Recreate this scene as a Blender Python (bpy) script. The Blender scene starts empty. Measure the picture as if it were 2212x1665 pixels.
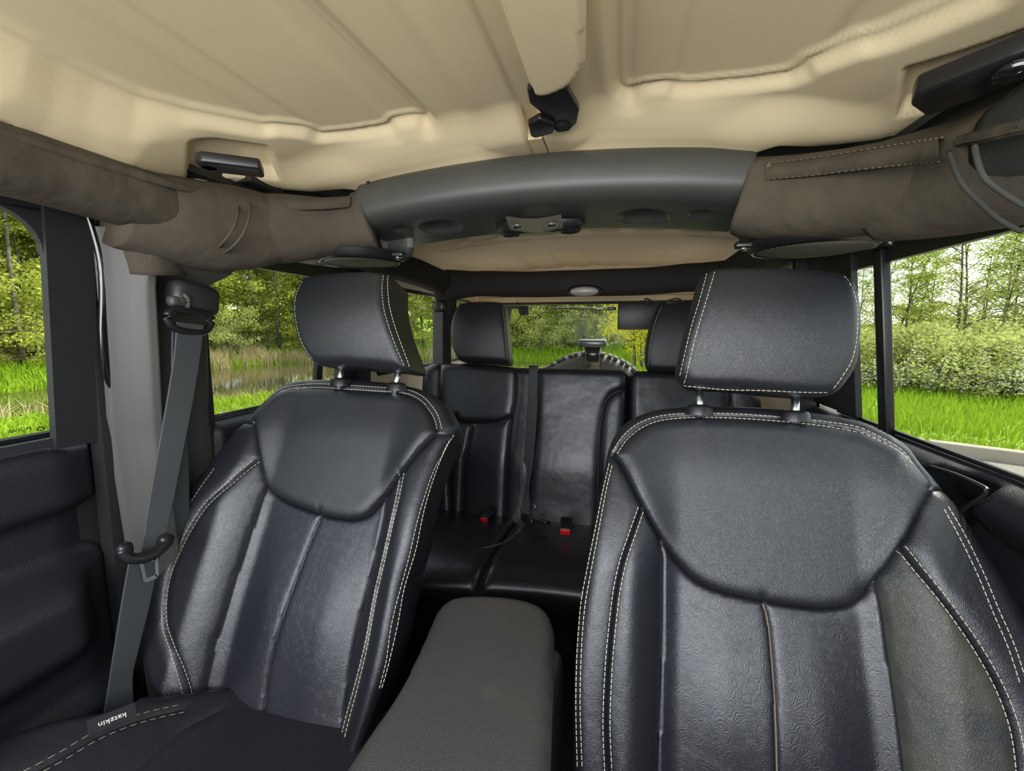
import bpy, math, random
import numpy as np
from mathutils import Vector, Matrix, noise

# ------------------------------------------------------------------ camera, sky, sun, exposure
H = 1.62                                    # lens height above the ground; the car is laid out relative to the lens
YAW, PITCH, FPX = math.radians(13.86), math.radians(7.46), 928.0
S = bpy.context.scene
COL = S.collection
S.view_settings.view_transform = 'Standard'
S.view_settings.look = 'None'
S.view_settings.gamma = 1
S.view_settings.use_curve_mapping = False
S.view_settings.exposure = 1.5
cam = bpy.data.cameras.new('camera'); cam.sensor_width = 36; cam.lens = FPX / 2212 * 36
cam.clip_start = 0.01; cam.clip_end = 500
camo = bpy.data.objects.new('camera', cam); COL.objects.link(camo)
camo.location = (0, 0, H); camo.rotation_euler = (math.pi / 2 - PITCH, 0, YAW)
S.camera = camo
S.cycles.use_denoising = True
S.cycles.max_bounces = 10; S.cycles.diffuse_bounces = 6; S.cycles.transparent_max_bounces = 24
S.cycles.sample_clamp_indirect = 8

W = bpy.data.worlds.new('sky'); S.world = W; W.use_nodes = True
nt = W.node_tree; nt.nodes.clear()
def N_(t, typ, **kw):
    n = t.nodes.new(typ)
    for k, v in kw.items(): setattr(n, k, v)
    return n
out = N_(nt, 'ShaderNodeOutputWorld'); bg = N_(nt, 'ShaderNodeBackground')
sky = N_(nt, 'ShaderNodeTexSky', sky_type='NISHITA', sun_disc=False)
sky.sun_elevation = math.radians(50); sky.sun_rotation = math.radians(50); sky.air_density = 1.0; sky.dust_density = 1.5
tc = N_(nt, 'ShaderNodeTexCoord'); mp = N_(nt, 'ShaderNodeMapping'); mp.inputs['Scale'].default_value = (1, 1, 4.5)
nz = N_(nt, 'ShaderNodeTexNoise'); nz.inputs['Scale'].default_value = 2.2; nz.inputs['Detail'].default_value = 7
nz.inputs['Roughness'].default_value = 0.55
rp = N_(nt, 'ShaderNodeValToRGB'); rp.color_ramp.elements[0].position = 0.40; rp.color_ramp.elements[1].position = 0.58
mul = N_(nt, 'ShaderNodeMixRGB', blend_type='MULTIPLY'); mul.inputs[0].default_value = 1; mul.inputs[2].default_value = (0.17, 0.17, 0.17, 1)
mix = N_(nt, 'ShaderNodeMixRGB'); mix.inputs[2].default_value = (1.05, 1.06, 1.08, 1)
L = nt.links.new
L(tc.outputs['Generated'], mp.inputs['Vector']); L(mp.outputs[0], nz.inputs['Vector']); L(nz.outputs['Fac'], rp.inputs['Fac'])
L(sky.outputs[0], mul.inputs[1]); L(mul.outputs[0], mix.inputs[1]); L(rp.outputs[0], mix.inputs[0]); L(mix.outputs[0], bg.inputs['Color'])
bg.inputs['Strength'].default_value = 1.0; L(bg.outputs[0], out.inputs['Surface'])

sun = bpy.data.lights.new('sun', 'SUN'); sun.energy = 3.6; sun.angle = math.radians(1.5); sun.color = (1.0, 0.95, 0.84)
suno = bpy.data.objects.new('sun', sun); COL.objects.link(suno)
sd = Vector((0.42, 0.36, 0.83))              # towards the sun: high, right of and behind the car
suno.rotation_euler = sd.to_track_quat('Z', 'Y').to_euler(); suno.location = (0, 0, 30)
suno['kind'] = 'helper'

# area lamp added at the windscreen opening, behind the lens, to brighten the cabin
al = bpy.data.lights.new('windscreen_fill', 'AREA'); al.shape = 'RECTANGLE'; al.size = 1.35; al.size_y = .55; al.energy = 8.0; al.color = (.96, .98, 1.0)
alo = bpy.data.objects.new('windscreen_fill', al); COL.objects.link(alo); alo.location = (-.17, -.50, H + .06)
alo.rotation_euler = Vector((0, -1, -.05)).to_track_quat('Z', 'Y').to_euler(); alo['kind'] = 'helper'

def ray(px, py):
    r = (px - 1106) / FPX; u = (832.5 - py) / FPX
    f = math.cos(PITCH) + u * math.sin(PITCH); z = u * math.cos(PITCH) - math.sin(PITCH)
    return Vector((r * math.cos(YAW) - f * math.sin(YAW), r * math.sin(YAW) + f * math.cos(YAW), z))
def on(px, py, ax, v):
    d = ray(px, py); return d * (v / d[ax])
def oX(px, py, v): return on(px, py, 0, v)
def oY(px, py, v): return on(px, py, 1, v)
def oZ(px, py, v): return on(px, py, 2, v)

# ------------------------------------------------------------------ materials
MATS = {}
def mat(name, base, rough=0.5, metal=0.0, spec=0.5, bumps=(), var=None, coat=0.0, emit=None, trans=None):
    """bumps: (kind, scale, strength, distance[, distortion]); var: (colour2, scale, lo, hi)"""
    m = bpy.data.materials.new(name); m.use_nodes = True; t = m.node_tree; b = t.nodes['Principled BSDF']
    b.inputs['Base Color'].default_value = (*base, 1); b.inputs['Roughness'].default_value = rough
    b.inputs['Metallic'].default_value = metal; b.inputs['Specular IOR Level'].default_value = spec
    b.inputs['Coat Weight'].default_value = coat; b.inputs['Coat Roughness'].default_value = 0.15
    co = N_(t, 'ShaderNodeTexCoord')
    if var:
        n = N_(t, 'ShaderNodeTexNoise'); n.inputs['Scale'].default_value = var[1]; n.inputs['Detail'].default_value = 5
        r = N_(t, 'ShaderNodeMapRange'); r.inputs['From Min'].default_value = var[2]; r.inputs['From Max'].default_value = var[3]
        x = N_(t, 'ShaderNodeMixRGB'); x.inputs[1].default_value = (*base, 1); x.inputs[2].default_value = (*var[0], 1)
        t.links.new(co.outputs['Object'], n.inputs['Vector']); t.links.new(n.outputs['Fac'], r.inputs['Value'])
        t.links.new(r.outputs[0], x.inputs[0]); t.links.new(x.outputs[0], b.inputs['Base Color'])
    prev = None
    for bp in bumps:
        k, sc, st, dist = bp[:4]
        if k == 'noise':
            n = N_(t, 'ShaderNodeTexNoise'); n.inputs['Scale'].default_value = sc; n.inputs['Detail'].default_value = 3; o = n.outputs['Fac']
        elif k == 'cell':
            n = N_(t, 'ShaderNodeTexVoronoi', feature='DISTANCE_TO_EDGE'); n.inputs['Scale'].default_value = sc; o0 = n.outputs['Distance']
            r = N_(t, 'ShaderNodeMapRange'); r.inputs['From Max'].default_value = 0.25; t.links.new(o0, r.inputs['Value']); o = r.outputs[0]
        elif k == 'swirl':                   # embossed scrolls: rings around scattered centres, warped
            w = N_(t, 'ShaderNodeTexNoise'); w.inputs['Scale'].default_value = sc * 0.9; w.inputs['Detail'].default_value = 1
            vm = N_(t, 'ShaderNodeMixRGB', blend_type='ADD'); vm.inputs[0].default_value = 0.022
            t.links.new(co.outputs['Object'], w.inputs['Vector']); t.links.new(co.outputs['Object'], vm.inputs[1]); t.links.new(w.outputs['Color'], vm.inputs[2])
            v = N_(t, 'ShaderNodeTexVoronoi'); v.inputs['Scale'].default_value = sc; t.links.new(vm.outputs[0], v.inputs['Vector'])
            mm = N_(t, 'ShaderNodeMath', operation='MULTIPLY'); mm.inputs[1].default_value = 52; t.links.new(v.outputs['Distance'], mm.inputs[0])
            sn = N_(t, 'ShaderNodeMath', operation='SINE'); t.links.new(mm.outputs[0], sn.inputs[0]); n = None; o = sn.outputs[0]
        elif k == 'weave':
            n = N_(t, 'ShaderNodeTexWave', wave_type='BANDS', bands_direction='DIAGONAL'); n.inputs['Scale'].default_value = sc; n.inputs['Distortion'].default_value = 0.5; o = n.outputs['Fac']
        if n is not None: t.links.new(co.outputs['Object'], n.inputs['Vector'])
        bn = N_(t, 'ShaderNodeBump'); bn.inputs['Strength'].default_value = st; bn.inputs['Distance'].default_value = dist
        t.links.new(o, bn.inputs['Height'])
        if prev: t.links.new(prev.outputs[0], bn.inputs['Normal'])
        prev = bn
    if prev: t.links.new(prev.outputs[0], b.inputs['Normal'])
    MATS[name] = m; return m

LEATHER = mat('black_leather', (.010, .011, .0145), .36, spec=.68, bumps=(('noise', 14, .35, .006), ('cell', 460, .28, .0005), ('noise', 90, .25, .0012)))
LEATHER2 = mat('smooth_leather', (.012, .0135, .017), .38, spec=.68, bumps=(('noise', 9, .3, .006), ('cell', 600, .35, .0005), ('noise', 60, .15, .0012)))
REARL = mat('rear_leather', (.011, .012, .015), .34, spec=.55, bumps=(('noise', 7, .5, .010), ('noise', 200, .1, .0006)))
EMBOSS = mat('embossed_leather', (.010, .011, .0155), .37, spec=.66, bumps=(('noise', 9, .3, .006), ('swirl', 52, .17, .0004), ('cell', 600, .2, .0004)))
VINYL = mat('armrest_vinyl', (.050, .048, .045), .52, bumps=(('cell', 380, .5, .0006), ('noise', 120, .3, .0008)), var=((.062, .054, .045), 9, .45, .75))
TAN = mat('tan_headliner', (.74, .62, .395), .62, spec=.3, bumps=(('cell', 620, .12, .0004), ('noise', 240, .14, .0005)), var=((.69, .57, .36), 3, .4, .7))
TANR = mat('tan_hardtop', (.80, .67, .48), .6, spec=.3, bumps=(('noise', 160, .15, .0006),))
DPLA = mat('dark_plastic', (.024, .027, .026), .42, bumps=(('noise', 500, .2, .0004),))
SBAR = mat('sound_bar_plastic', (.050, .053, .048), .42, bumps=(('noise', 700, .18, .0003),), var=((.060, .060, .052), 12, .48, .78))
TRIM = mat('pillar_plastic', (.062, .058, .053), .5, bumps=(('noise', 600, .15, .0003),))
DOORP = mat('door_vinyl', (.010, .0115, .015), .5, bumps=(('cell', 300, .4, .0005),))
FABRIC = mat('roll_bar_fabric', (.070, .058, .043), .85, spec=.2, bumps=(('noise', 9, .6, .02), ('noise', 55, .3, .004), ('noise', 900, .25, .0006)), var=((.095, .080, .058), 8, .45, .7))
FABRIC2 = mat('dark_canvas', (.050, .051, .046), .85, spec=.2, bumps=(('noise', 40, .3, .004), ('noise', 800, .4, .0008),))
FABDK = mat('rear_bar_cover', (.026, .023, .021), .85, spec=.2, bumps=(('noise', 12, .4, .01),))
EDGE = mat('worn_binding', (.16, .13, .09), .85, spec=.2)
BLACK = mat('black_plastic', (.010, .010, .011), .33)
BLKM = mat('matt_black', (.012, .012, .013), .6)
GLOSS = mat('gloss_black', (.006, .006, .007), .08, spec=.7)
THREAD = mat('pale_thread', (.55, .50, .36), .7)
THREAD2 = mat('grey_thread', (.20, .19, .17), .7)
STEEL = mat('brushed_steel', (.62, .66, .70), .25, metal=1)
CHROM = mat('dull_steel', (.45, .46, .48), .35, metal=1)
WEB = mat('belt_webbing', (.045, .050, .052), .6)
RED = mat('red_plastic', (.62, .01, .02), .3)
CARPET = mat('black_carpet', (.008, .008, .009), .95, bumps=(('noise', 300, .6, .003),))
GRILLE = mat('grille_plastic', (.20, .19, .15), .5)
WORN = mat('worn_leather', (.050, .052, .040), .42, spec=.6, bumps=(('noise', 14, .5, .008), ('cell', 520, .4, .0006), ('noise', 60, .35, .002)), var=((.022, .024, .026), 10, .5, .68))
LENS = mat('ribbed_lens', (.36, .32, .27), .35, spec=.6)
TEXTW = mat('white_print', (.75, .73, .66), .6)
RUBBER = mat('tyre_rubber', (.055, .053, .055), .7, bumps=(('noise', 60, .5, .004),))
PAINT = mat('body_paint', (.02, .02, .025), .2, coat=.6)
SCREEN = mat('screen_glass', (.012, .012, .013), .4)
SEAL = mat('rubber_seal', (.020, .020, .024), .4)

def glass(name, tint, gl=.06):
    m = bpy.data.materials.new(name); m.use_nodes = True; t = m.node_tree; t.nodes.clear()
    o = N_(t, 'ShaderNodeOutputMaterial'); tr = N_(t, 'ShaderNodeBsdfTransparent'); g = N_(t, 'ShaderNodeBsdfGlossy'); g.inputs['Roughness'].default_value = .02
    lw = N_(t, 'ShaderNodeLayerWeight'); pw = N_(t, 'ShaderNodeMath', operation='POWER'); pw.inputs[1].default_value = 5; t.links.new(lw.outputs['Facing'], pw.inputs[0])
    lw.inputs['Blend'].default_value = .5
    fr = N_(t, 'ShaderNodeMath', operation='MULTIPLY_ADD'); fr.inputs[1].default_value = .5; fr.inputs[2].default_value = .004; t.links.new(pw.outputs[0], fr.inputs[0]); mx = N_(t, 'ShaderNodeMixShader')
    tr.inputs['Color'].default_value = (*tint, 1)
    t.links.new(fr.outputs[0], mx.inputs[0]); t.links.new(tr.outputs[0], mx.inputs[1]); t.links.new(g.outputs[0], mx.inputs[2]); t.links.new(mx.outputs[0], o.inputs['Surface'])
    return m
GLASS = glass('window_glass', (.68, .71, .66)); GLASST = glass('tinted_glass', (.60, .63, .58)); GLASSR = glass('rear_glass', (.84, .87, .82))
def leafmat(name, c1, c2, tr=.45):
    m = bpy.data.materials.new(name); m.use_nodes = True; t = m.node_tree; t.nodes.clear()
    o = N_(t, 'ShaderNodeOutputMaterial'); d = N_(t, 'ShaderNodeBsdfDiffuse'); l = N_(t, 'ShaderNodeBsdfTranslucent'); mx = N_(t, 'ShaderNodeMixShader'); mx.inputs[0].default_value = tr
    g = N_(t, 'ShaderNodeNewGeometry'); c = N_(t, 'ShaderNodeMixRGB'); c.inputs[1].default_value = (*c1, 1); c.inputs[2].default_value = (*c2, 1)
    t.links.new(g.outputs['Random Per Island'], c.inputs[0])
    t.links.new(c.outputs[0], d.inputs['Color']); t.links.new(c.outputs[0], l.inputs['Color'])
    t.links.new(d.outputs[0], mx.inputs[1]); t.links.new(l.outputs[0], mx.inputs[2]); t.links.new(mx.outputs[0], o.inputs['Surface'])
    return m

# ------------------------------------------------------------------ object helpers
class G:                                     # a growing vertex/face list (lens-relative coordinates)
    def __init__(s): s.v = []; s.f = []
    def add(s, v, f):
        n = len(s.v); s.v += [tuple(p) for p in v]; s.f += [tuple(i + n for i in q) for q in f]; return s
def link(o, parent=None):
    COL.objects.link(o)
    if parent: o.parent = parent
    return o
def tag(o, label=None, cat=None, group=None, kind=None):
    if label: o['label'] = label
    if cat: o['category'] = cat
    if group: o['group'] = group
    if kind: o['kind'] = kind
    return o
def root_origin(p):
    while p.parent: p = p.parent
    return Vector(p['_o'])
def thing(name, origin, label, cat, group=None, kind=None):
    e = bpy.data.objects.new(name, None); e.empty_display_size = .05
    e.location = (origin[0], origin[1], origin[2] + H); e['_o'] = tuple(origin); link(e)
    return tag(e, label, cat, group, kind)
def mesh(name, v, f, m, smooth=True, auto=None):
    me = bpy.data.meshes.new(name); me.from_pydata([tuple(p) for p in v], [], [tuple(q) for q in f]); me.update()
    me.materials.append(m)
    if smooth: me.polygons.foreach_set('use_smooth', [True] * len(me.polygons))
    if auto:
        me.set_sharp_from_angle(angle=math.radians(auto))
    return me
def obj(name, v, f, m, parent=None, smooth=True, origin=None, auto=None):
    """links one mesh object; vertices are lens-relative"""
    if parent is not None: o0 = root_origin(parent)
    else: o0 = Vector(origin if origin is not None else np.mean(np.array([tuple(p) for p in v]), axis=0))
    arr = np.array([tuple(p) for p in v], dtype=float) - np.array(o0)
    me = mesh(name, arr.tolist(), f, m, smooth, auto)
    o = bpy.data.objects.new(name, me); link(o, parent)
    if parent is None: o.location = (o0[0], o0[1], o0[2] + H); o['_o'] = tuple(o0)
    return o
def gobj(name, g, m, parent=None, smooth=True, origin=None, auto=None): return obj(name, g.v, g.f, m, parent, smooth, origin, auto)

def catmull(pts, n=6, closed=False):
    P = [Vector(p) for p in pts]; out = []; N = len(P)
    rng = range(N) if closed else range(N - 1)
    for i in rng:
        if closed: p0, p1, p2, p3 = P[i - 1], P[i], P[(i + 1) % N], P[(i + 2) % N]
        else: p1, p2 = P[i], P[i + 1]; p0 = P[i - 1] if i else p1 * 2 - p2; p3 = P[i + 2] if i + 2 < N else p2 * 2 - p1
        for k in range(n):
            t = k / n
            out.append(.5 * ((2 * p1) + (p2 - p0) * t + (2 * p0 - 5 * p1 + 4 * p2 - p3) * t * t + (3 * p1 - p0 - 3 * p2 + p3) * t ** 3))
    if not closed: out.append(P[-1])
    return out
def box(g, c, s, R=None):
    vs = []; 
    for x in (-.5, .5):
        for y in (-.5, .5):
            for z in (-.5, .5):
                p = Vector((x * s[0], y * s[1], z * s[2]))
                if R is not None: p = R @ p
                vs.append(p + Vector(c))
    g.add(vs, [(0, 1, 3, 2), (4, 6, 7, 5), (0, 4, 5, 1), (2, 3, 7, 6), (0, 2, 6, 4), (1, 5, 7, 3)]); return g
def rbox(g, c, s, r, R=None, n=3):
    """rounded box"""
    import bmesh
    bm = bmesh.new(); bmesh.ops.create_cube(bm, size=1)
    for v in bm.verts: v.co = Vector((v.co.x * s[0], v.co.y * s[1], v.co.z * s[2]))
    bmesh.ops.bevel(bm, geom=list(bm.edges), offset=r, segments=n, profile=.5, affect='EDGES')
    vs = [((R @ v.co) if R is not None else v.co) + Vector(c) for v in bm.verts]
    bm.verts.index_update(); fs = [tuple(v.index for v in f.verts) for f in bm.faces]; bm.free()
    g.add(vs, fs); return g
def sweep(g, path, rad, n=12, caps=True, up=(0, 0, 1), shape=None):
    """tube along path; rad: number, (a,b) or function(t, angle)->radius pair"""
    P = [Vector(p) for p in path]; N = len(P); vs = []
    for i, p in enumerate(P):
        t = (P[min(i + 1, N - 1)] - P[max(i - 1, 0)]).normalized()
        u = Vector(up); s = t.cross(u)
        if s.length < 1e-4: s = t.cross(Vector((0, 1, 0)))
        s.normalize(); u = s.cross(t).normalized()
        for k in range(n):
            a = 2 * math.pi * k / n
            if callable(rad): ra, rb = rad(i / (N - 1), a)
            elif isinstance(rad, tuple): ra, rb = rad
            else: ra = rb = rad
            ca, sa = math.cos(a), math.sin(a)
            if shape:                        # superellipse exponent
                ca = math.copysign(abs(ca) ** (2 / shape), ca); sa = math.copysign(abs(sa) ** (2 / shape), sa)
            vs.append(p + s * (ra * ca) + u * (rb * sa))
    fs = [(i * n + k, i * n + (k + 1) % n, (i + 1) * n + (k + 1) % n, (i + 1) * n + k) for i in range(N - 1) for k in range(n)]
    if caps: fs += [tuple(range(n))[::-1], tuple((N - 1) * n + k for k in range(n))]
    g.add(vs, fs); return g
def ribbon(g, path, side, width, thick=.0012, ribs=0):
    """flat strip along path; side: per-point vectors across it"""
    P = [Vector(p) for p in path]; N = len(P); nb = max(1, ribs * 2); vs = []
    for i, p in enumerate(P):
        s = Vector(side[i] if isinstance(side, list) else side).normalized()
        t = (P[min(i + 1, N - 1)] - P[max(i - 1, 0)]).normalized(); nrm = s.cross(t).normalized()
        w = width[i] if isinstance(width, list) else width
        for k in range(nb + 1):
            vs.append(p + s * (w * (k / nb - .5)) + nrm * (thick * .5 + (.0005 if (k % 2 and ribs) else 0)))
        for k in range(nb + 1):
            vs.append(p + s * (w * (k / nb - .5)) - nrm * (thick * .5 + (.0005 if (k % 2 and ribs) else 0)))
    m = 2 * (nb + 1); fs = []
    for i in range(N - 1):
        a, b = i * m, (i + 1) * m
        for k in range(nb):
            fs.append((a + k, b + k, b + k + 1, a + k + 1)); fs.append((a + nb + 1 + k, a + nb + 2 + k, b + nb + 2 + k, b + nb + 1 + k))
        fs.append((a, a + nb + 1, b + nb + 1, b)); fs.append((a + nb, b + nb, b + m - 1, a + m - 1))
    g.add(vs, fs); return g
def lathe(g, prof, c, axis=(0, 0, 1), n=32, sx=1, sy=1):
    """prof: (radius, height) pairs along axis"""
    q = Vector(axis).normalized().to_track_quat('Z', 'Y'); vs = []
    for r, h in prof:
        for k in range(n):
            a = 2 * math.pi * k / n; vs.append(q @ Vector((r * math.cos(a) * sx, r * math.sin(a) * sy, h)) + Vector(c))
    fs = [(i * n + k, i * n + (k + 1) % n, (i + 1) * n + (k + 1) % n, (i + 1) * n + k) for i in range(len(prof) - 1) for k in range(n)]
    g.add(vs, fs); return g
def grid(g, nu, nv, fn):
    vs = [fn(i / (nu - 1), j / (nv - 1)) for i in range(nu) for j in range(nv)]
    g.add(vs, [(i * nv + j, (i + 1) * nv + j, (i + 1) * nv + j + 1, i * nv + j + 1) for i in range(nu - 1) for j in range(nv - 1)]); return g
def slab(g, poly, n, th):
    """polygon (3-D points) extruded by n*th, with flat caps"""
    n = Vector(n).normalized() * th; k = len(poly); P = [Vector(p) for p in poly]
    g.add(P + [p + n for p in P], [tuple(range(k))[::-1], tuple(range(k, 2 * k))] + [(i, (i + 1) % k, k + (i + 1) % k, k + i) for i in range(k)]); return g

# ------------------------------------------------------------------ upholstered surfaces: one height field cut into pieces along its seams
def sm(x, a, b):
    t = np.clip((x - a) / (b - a), 0, 1); return t * t * (3 - 2 * t)
def segdist(px, py, poly):
    """distance to a polyline and nearest point"""
    P = np.asarray(poly, float); A, B = P[:-1], P[1:]
    D = B - A; L2 = np.maximum((D ** 2).sum(1), 1e-12)
    best = np.full(px.shape, 1e9); nx = np.zeros(px.shape); ny = np.zeros(px.shape)
    for (ax, ay), (dx, dy), l2 in zip(A, D, L2):
        t = np.clip(((px - ax) * dx + (py - ay) * dy) / l2, 0, 1); qx = ax + t * dx; qy = ay + t * dy
        d = (px - qx) ** 2 + (py - qy) ** 2; k = d < best
        best = np.where(k, d, best); nx = np.where(k, qx, nx); ny = np.where(k, qy, ny)
    return np.sqrt(best), nx, ny
def inpoly(px, py, poly):
    P = np.asarray(poly, float); c = np.zeros(px.shape, bool); n = len(P); j = n - 1
    for i in range(n):
        xi, yi = P[i]; xj, yj = P[j]
        if yi != yj:
            c ^= ((yi > py) != (yj > py)) & (px < (xj - xi) * (py - yi) / (yj - yi) + xi)
        j = i
    return c
class Frame:
    def __init__(s, O, A, U, N=None):
        s.O = Vector(O); s.A = Vector(A).normalized(); s.U = Vector(U).normalized(); s.N = Vector(N).normalized() if N else s.A.cross(s.U).normalized()
    def pt(s, a, h, d): return s.O + s.A * a + s.U * h + s.N * d
    def trace(s, px, py, F0=0.0):
        r = ray(px, py); d = F0(0, 0) if callable(F0) else F0; a = h = 0
        for _ in range(12):
            t = (s.N.dot(s.O) + d) / s.N.dot(r); p = r * t - s.O; a, h = p.dot(s.A), p.dot(s.U)
            if not callable(F0): break
            d = float(F0(a, h))
        return (a, h)
    def tr(s, pts, F0=0.0, n=5, closed=False):
        q = [s.trace(x, y, F0) for x, y in pts]
        if n: q = [(v.x, v.y) for v in catmull([(a, b, 0) for a, b in q], n, closed)]
        return q
def field(fr, outline, seams, label, F, cell, thick=0.0, inset=.3, rings=3, cap=True):
    """returns {label: (verts, faces)}, side (verts, faces); F(a,h,dout,dseam,lab) -> height"""
    ol = np.asarray(outline, float); a0, h0 = ol.min(0) - cell; a1, h1 = ol.max(0) + cell
    na, nh = int((a1 - a0) / cell) + 2, int((h1 - h0) / cell) + 2
    ga, gh = np.meshgrid(a0 + np.arange(na) * cell, h0 + np.arange(nh) * cell, indexing='ij')
    ca, ch = ga[:-1, :-1] + cell / 2, gh[:-1, :-1] + cell / 2
    lab = np.where(inpoly(ca, ch, outline), label(ca, ch), -1)
    pad = np.full((na + 1, nh + 1), -1); pad[1:-1, 1:-1] = lab
    st = np.stack([pad[:-1, :-1], pad[1:, :-1], pad[:-1, 1:], pad[1:, 1:]])
    mx, mn = st.max(0), st.min(0)
    closed = np.vstack([ol, ol[:1]])
    dO, ox, oy = segdist(ga, gh, closed)
    dS = np.full(ga.shape, 1e9); sx = ga.copy(); sy = gh.copy()
    for s_ in seams:
        d, x, y = segdist(ga, gh, s_); k = d < dS; dS = np.where(k, d, dS); sx = np.where(k, x, sx); sy = np.where(k, y, sy)
    edge = (mx >= 0) & (mn < 0); seam = (mx != mn) & ~edge & (dS < cell * 1.6)
    ga = np.where(edge, ox, np.where(seam, sx, ga)); gh = np.where(edge, oy, np.where(seam, sy, gh))
    dO = np.where(edge, 0, dO); dO = np.where(seam, segdist(ga, gh, closed)[0], dO)
    dS2 = np.where(seam, 0, dS)
    if edge.any():
        e = np.full(ga.shape, 1e9)
        for s_ in seams: e = np.minimum(e, segdist(ga, gh, s_)[0])
        dS2 = np.where(edge, e, dS2)
    d = F(ga, gh, dO, dS2, mx)
    O, A, U, N = (np.array(x) for x in (fr.O, fr.A, fr.U, fr.N))
    P = O + ga[..., None] * A + gh[..., None] * U + d[..., None] * N
    idx = np.arange(na * nh).reshape(na, nh); Pf = P.reshape(-1, 3)
    q = np.stack([idx[:-1, :-1], idx[1:, :-1], idx[1:, 1:], idx[:-1, 1:]], -1)
    res = {}
    for l in np.unique(lab):
        if l < 0: continue
        f = q[lab == l]; u, inv = np.unique(f, return_inverse=True)
        res[int(l)] = (Pf[u], inv.reshape(-1, 4).tolist())
    side = None
    if thick:
        allf = q[lab >= 0]; E = {}
        for f in allf.tolist():
            for k in range(4):
                a, b = f[k], f[(k + 1) % 4]
                if (b, a) in E: del E[(b, a)]
                else: E[(a, b)] = 1
        vid = {}; vs = []; fs = []; cen = ol.mean(0); df = d.reshape(-1); af = ga.reshape(-1); hf = gh.reshape(-1)
        def V(i, r):
            if (i, r) not in vid:
                t = r / rings; w = inset * t * t
                a = af[i] + (cen[0] - af[i]) * w * .25; h = hf[i] + (cen[1] - hf[i]) * w * .12
                vid[(i, r)] = len(vs); vs.append(O + a * A + h * U + (df[i] - thick * t) * N)
            return vid[(i, r)]
        for (a, b) in E:
            for r in range(rings): fs.append((V(b, r), V(a, r), V(a, r + 1), V(b, r + 1)))
        if cap: cb = len(vs); vs.append(O + cen[0] * A + cen[1] * U + (float(np.median(df)) - thick) * N)
        if cap:
            for (a, b) in E: fs.append((V(b, rings), V(a, rings), cb))
        side = (vs, fs)
    return res, side
def hval(F, labelf, outline, seams, a, h):
    a = np.atleast_1d(np.asarray(a, float)); h = np.atleast_1d(np.asarray(h, float))
    ol = np.asarray(outline, float); dO = segdist(a, h, np.vstack([ol, ol[:1]]))[0]; dS = np.full(a.shape, 1e9)
    for s_ in seams: dS = np.minimum(dS, segdist(a, h, s_)[0])
    return F(a, h, dO, dS, labelf(a, h))
def stitches(g, fr, line, hf, dash=.0052, gap=.0020, w=.0011, lift=.0004):
    P = [Vector((a, h, 0)) for a, h in line]; L_ = [0]
    for i in range(1, len(P)): L_.append(L_[-1] + (P[i] - P[i - 1]).length)
    xs = [p.x for p in P]; ys = [p.y for p in P]; s = 0; S0, S1 = [], []
    while s + dash < L_[-1]: S0.append(s); S1.append(s + dash); s += dash + gap
    if not S0: return g
    A0, H0 = np.interp(S0, L_, xs), np.interp(S0, L_, ys); A1, H1 = np.interp(S1, L_, xs), np.interp(S1, L_, ys)
    d0, d1 = hf(A0, H0), hf(A1, H1)
    for i in range(len(S0)):
        p, q = fr.pt(A0[i], H0[i], d0[i] + lift), fr.pt(A1[i], H1[i], d1[i] + lift)
        t = (q - p).normalized(); sd_ = t.cross(fr.N).normalized() * (w / 2); up = sd_.normalized().cross(t) * (w * .35)
        m0 = p.lerp(q, .5) + up * .8
        g.add([p - sd_, p + sd_, q + sd_, q - sd_, m0 - sd_ * .6 , m0 + sd_ * .6], [(0, 4, 5, 1), (4, 3, 2, 5), (0, 3, 4), (1, 5, 2)])
    return g
def offset_line(line, o):
    P = np.asarray(line, float); T = np.gradient(P, axis=0); T /= np.maximum(np.linalg.norm(T, axis=1, keepdims=True), 1e-9)
    return [(p[0] - t[1] * o, p[1] + t[0] * o) for p, t in zip(P, T)]
def xof(line, h):
    P = sorted(line, key=lambda p: p[1]); return np.interp(h, [p[1] for p in P], [p[0] for p in P])

XC = -.17                                    # car centre line
XL, XR, ZS = -.88, .52, -.193                # belt-line of the two sides
# ================================================================== the car body (setting)
def struct(name, g, m, smooth=False, label=None, auto=None):
    o = gobj(name, g, m, smooth=smooth, auto=auto); o['kind'] = 'structure'
    if label: o['label'] = label
    return o
g = G(); box(g, (XC, 1.1, -1.07), (1.46, 2.9, .04)); struct('floor', g, CARPET, label='black carpeted floor of the car between the seats')
g = G(); sweep(g, [(XC - .06, -.2, -1.02), (XC - .06, .6, -1.0), (XC - .06, 1.2, -1.0)], (.16, .10), 16); o = gobj('transmission_tunnel', g, CARPET); tag(o, kind='structure')

g = G(); sweep(g, catmull([(-.95, -.55, -.42), (XC, -.62, -.38), (.60, -.55, -.42)], 6), (.22, .10), 20); box(g, (XC, -.62, -.75), (1.4, .1, .6)); o = gobj('unseen_dashboard', g, DPLA); tag(o, kind='structure')  # out of view; added to block low light from the open front
# gutters between the roof panels, the side rails and the rear roof
g = G(); box(g, (-.800, .33, .280), (.13, 1.36, .012)); box(g, (.455, .33, .280), (.13, 1.36, .012)); box(g, (-.735, .77, .290), (.07, .08, .010)); box(g, (XC - .56, .93, .312), (.42, .16, .010)); box(g, (XC + .56, .93, .312), (.42, .16, .010)); box(g, (XC, .97, .352), (.84, .06, .012)); struct('trim_2', g, BLKM)
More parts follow.
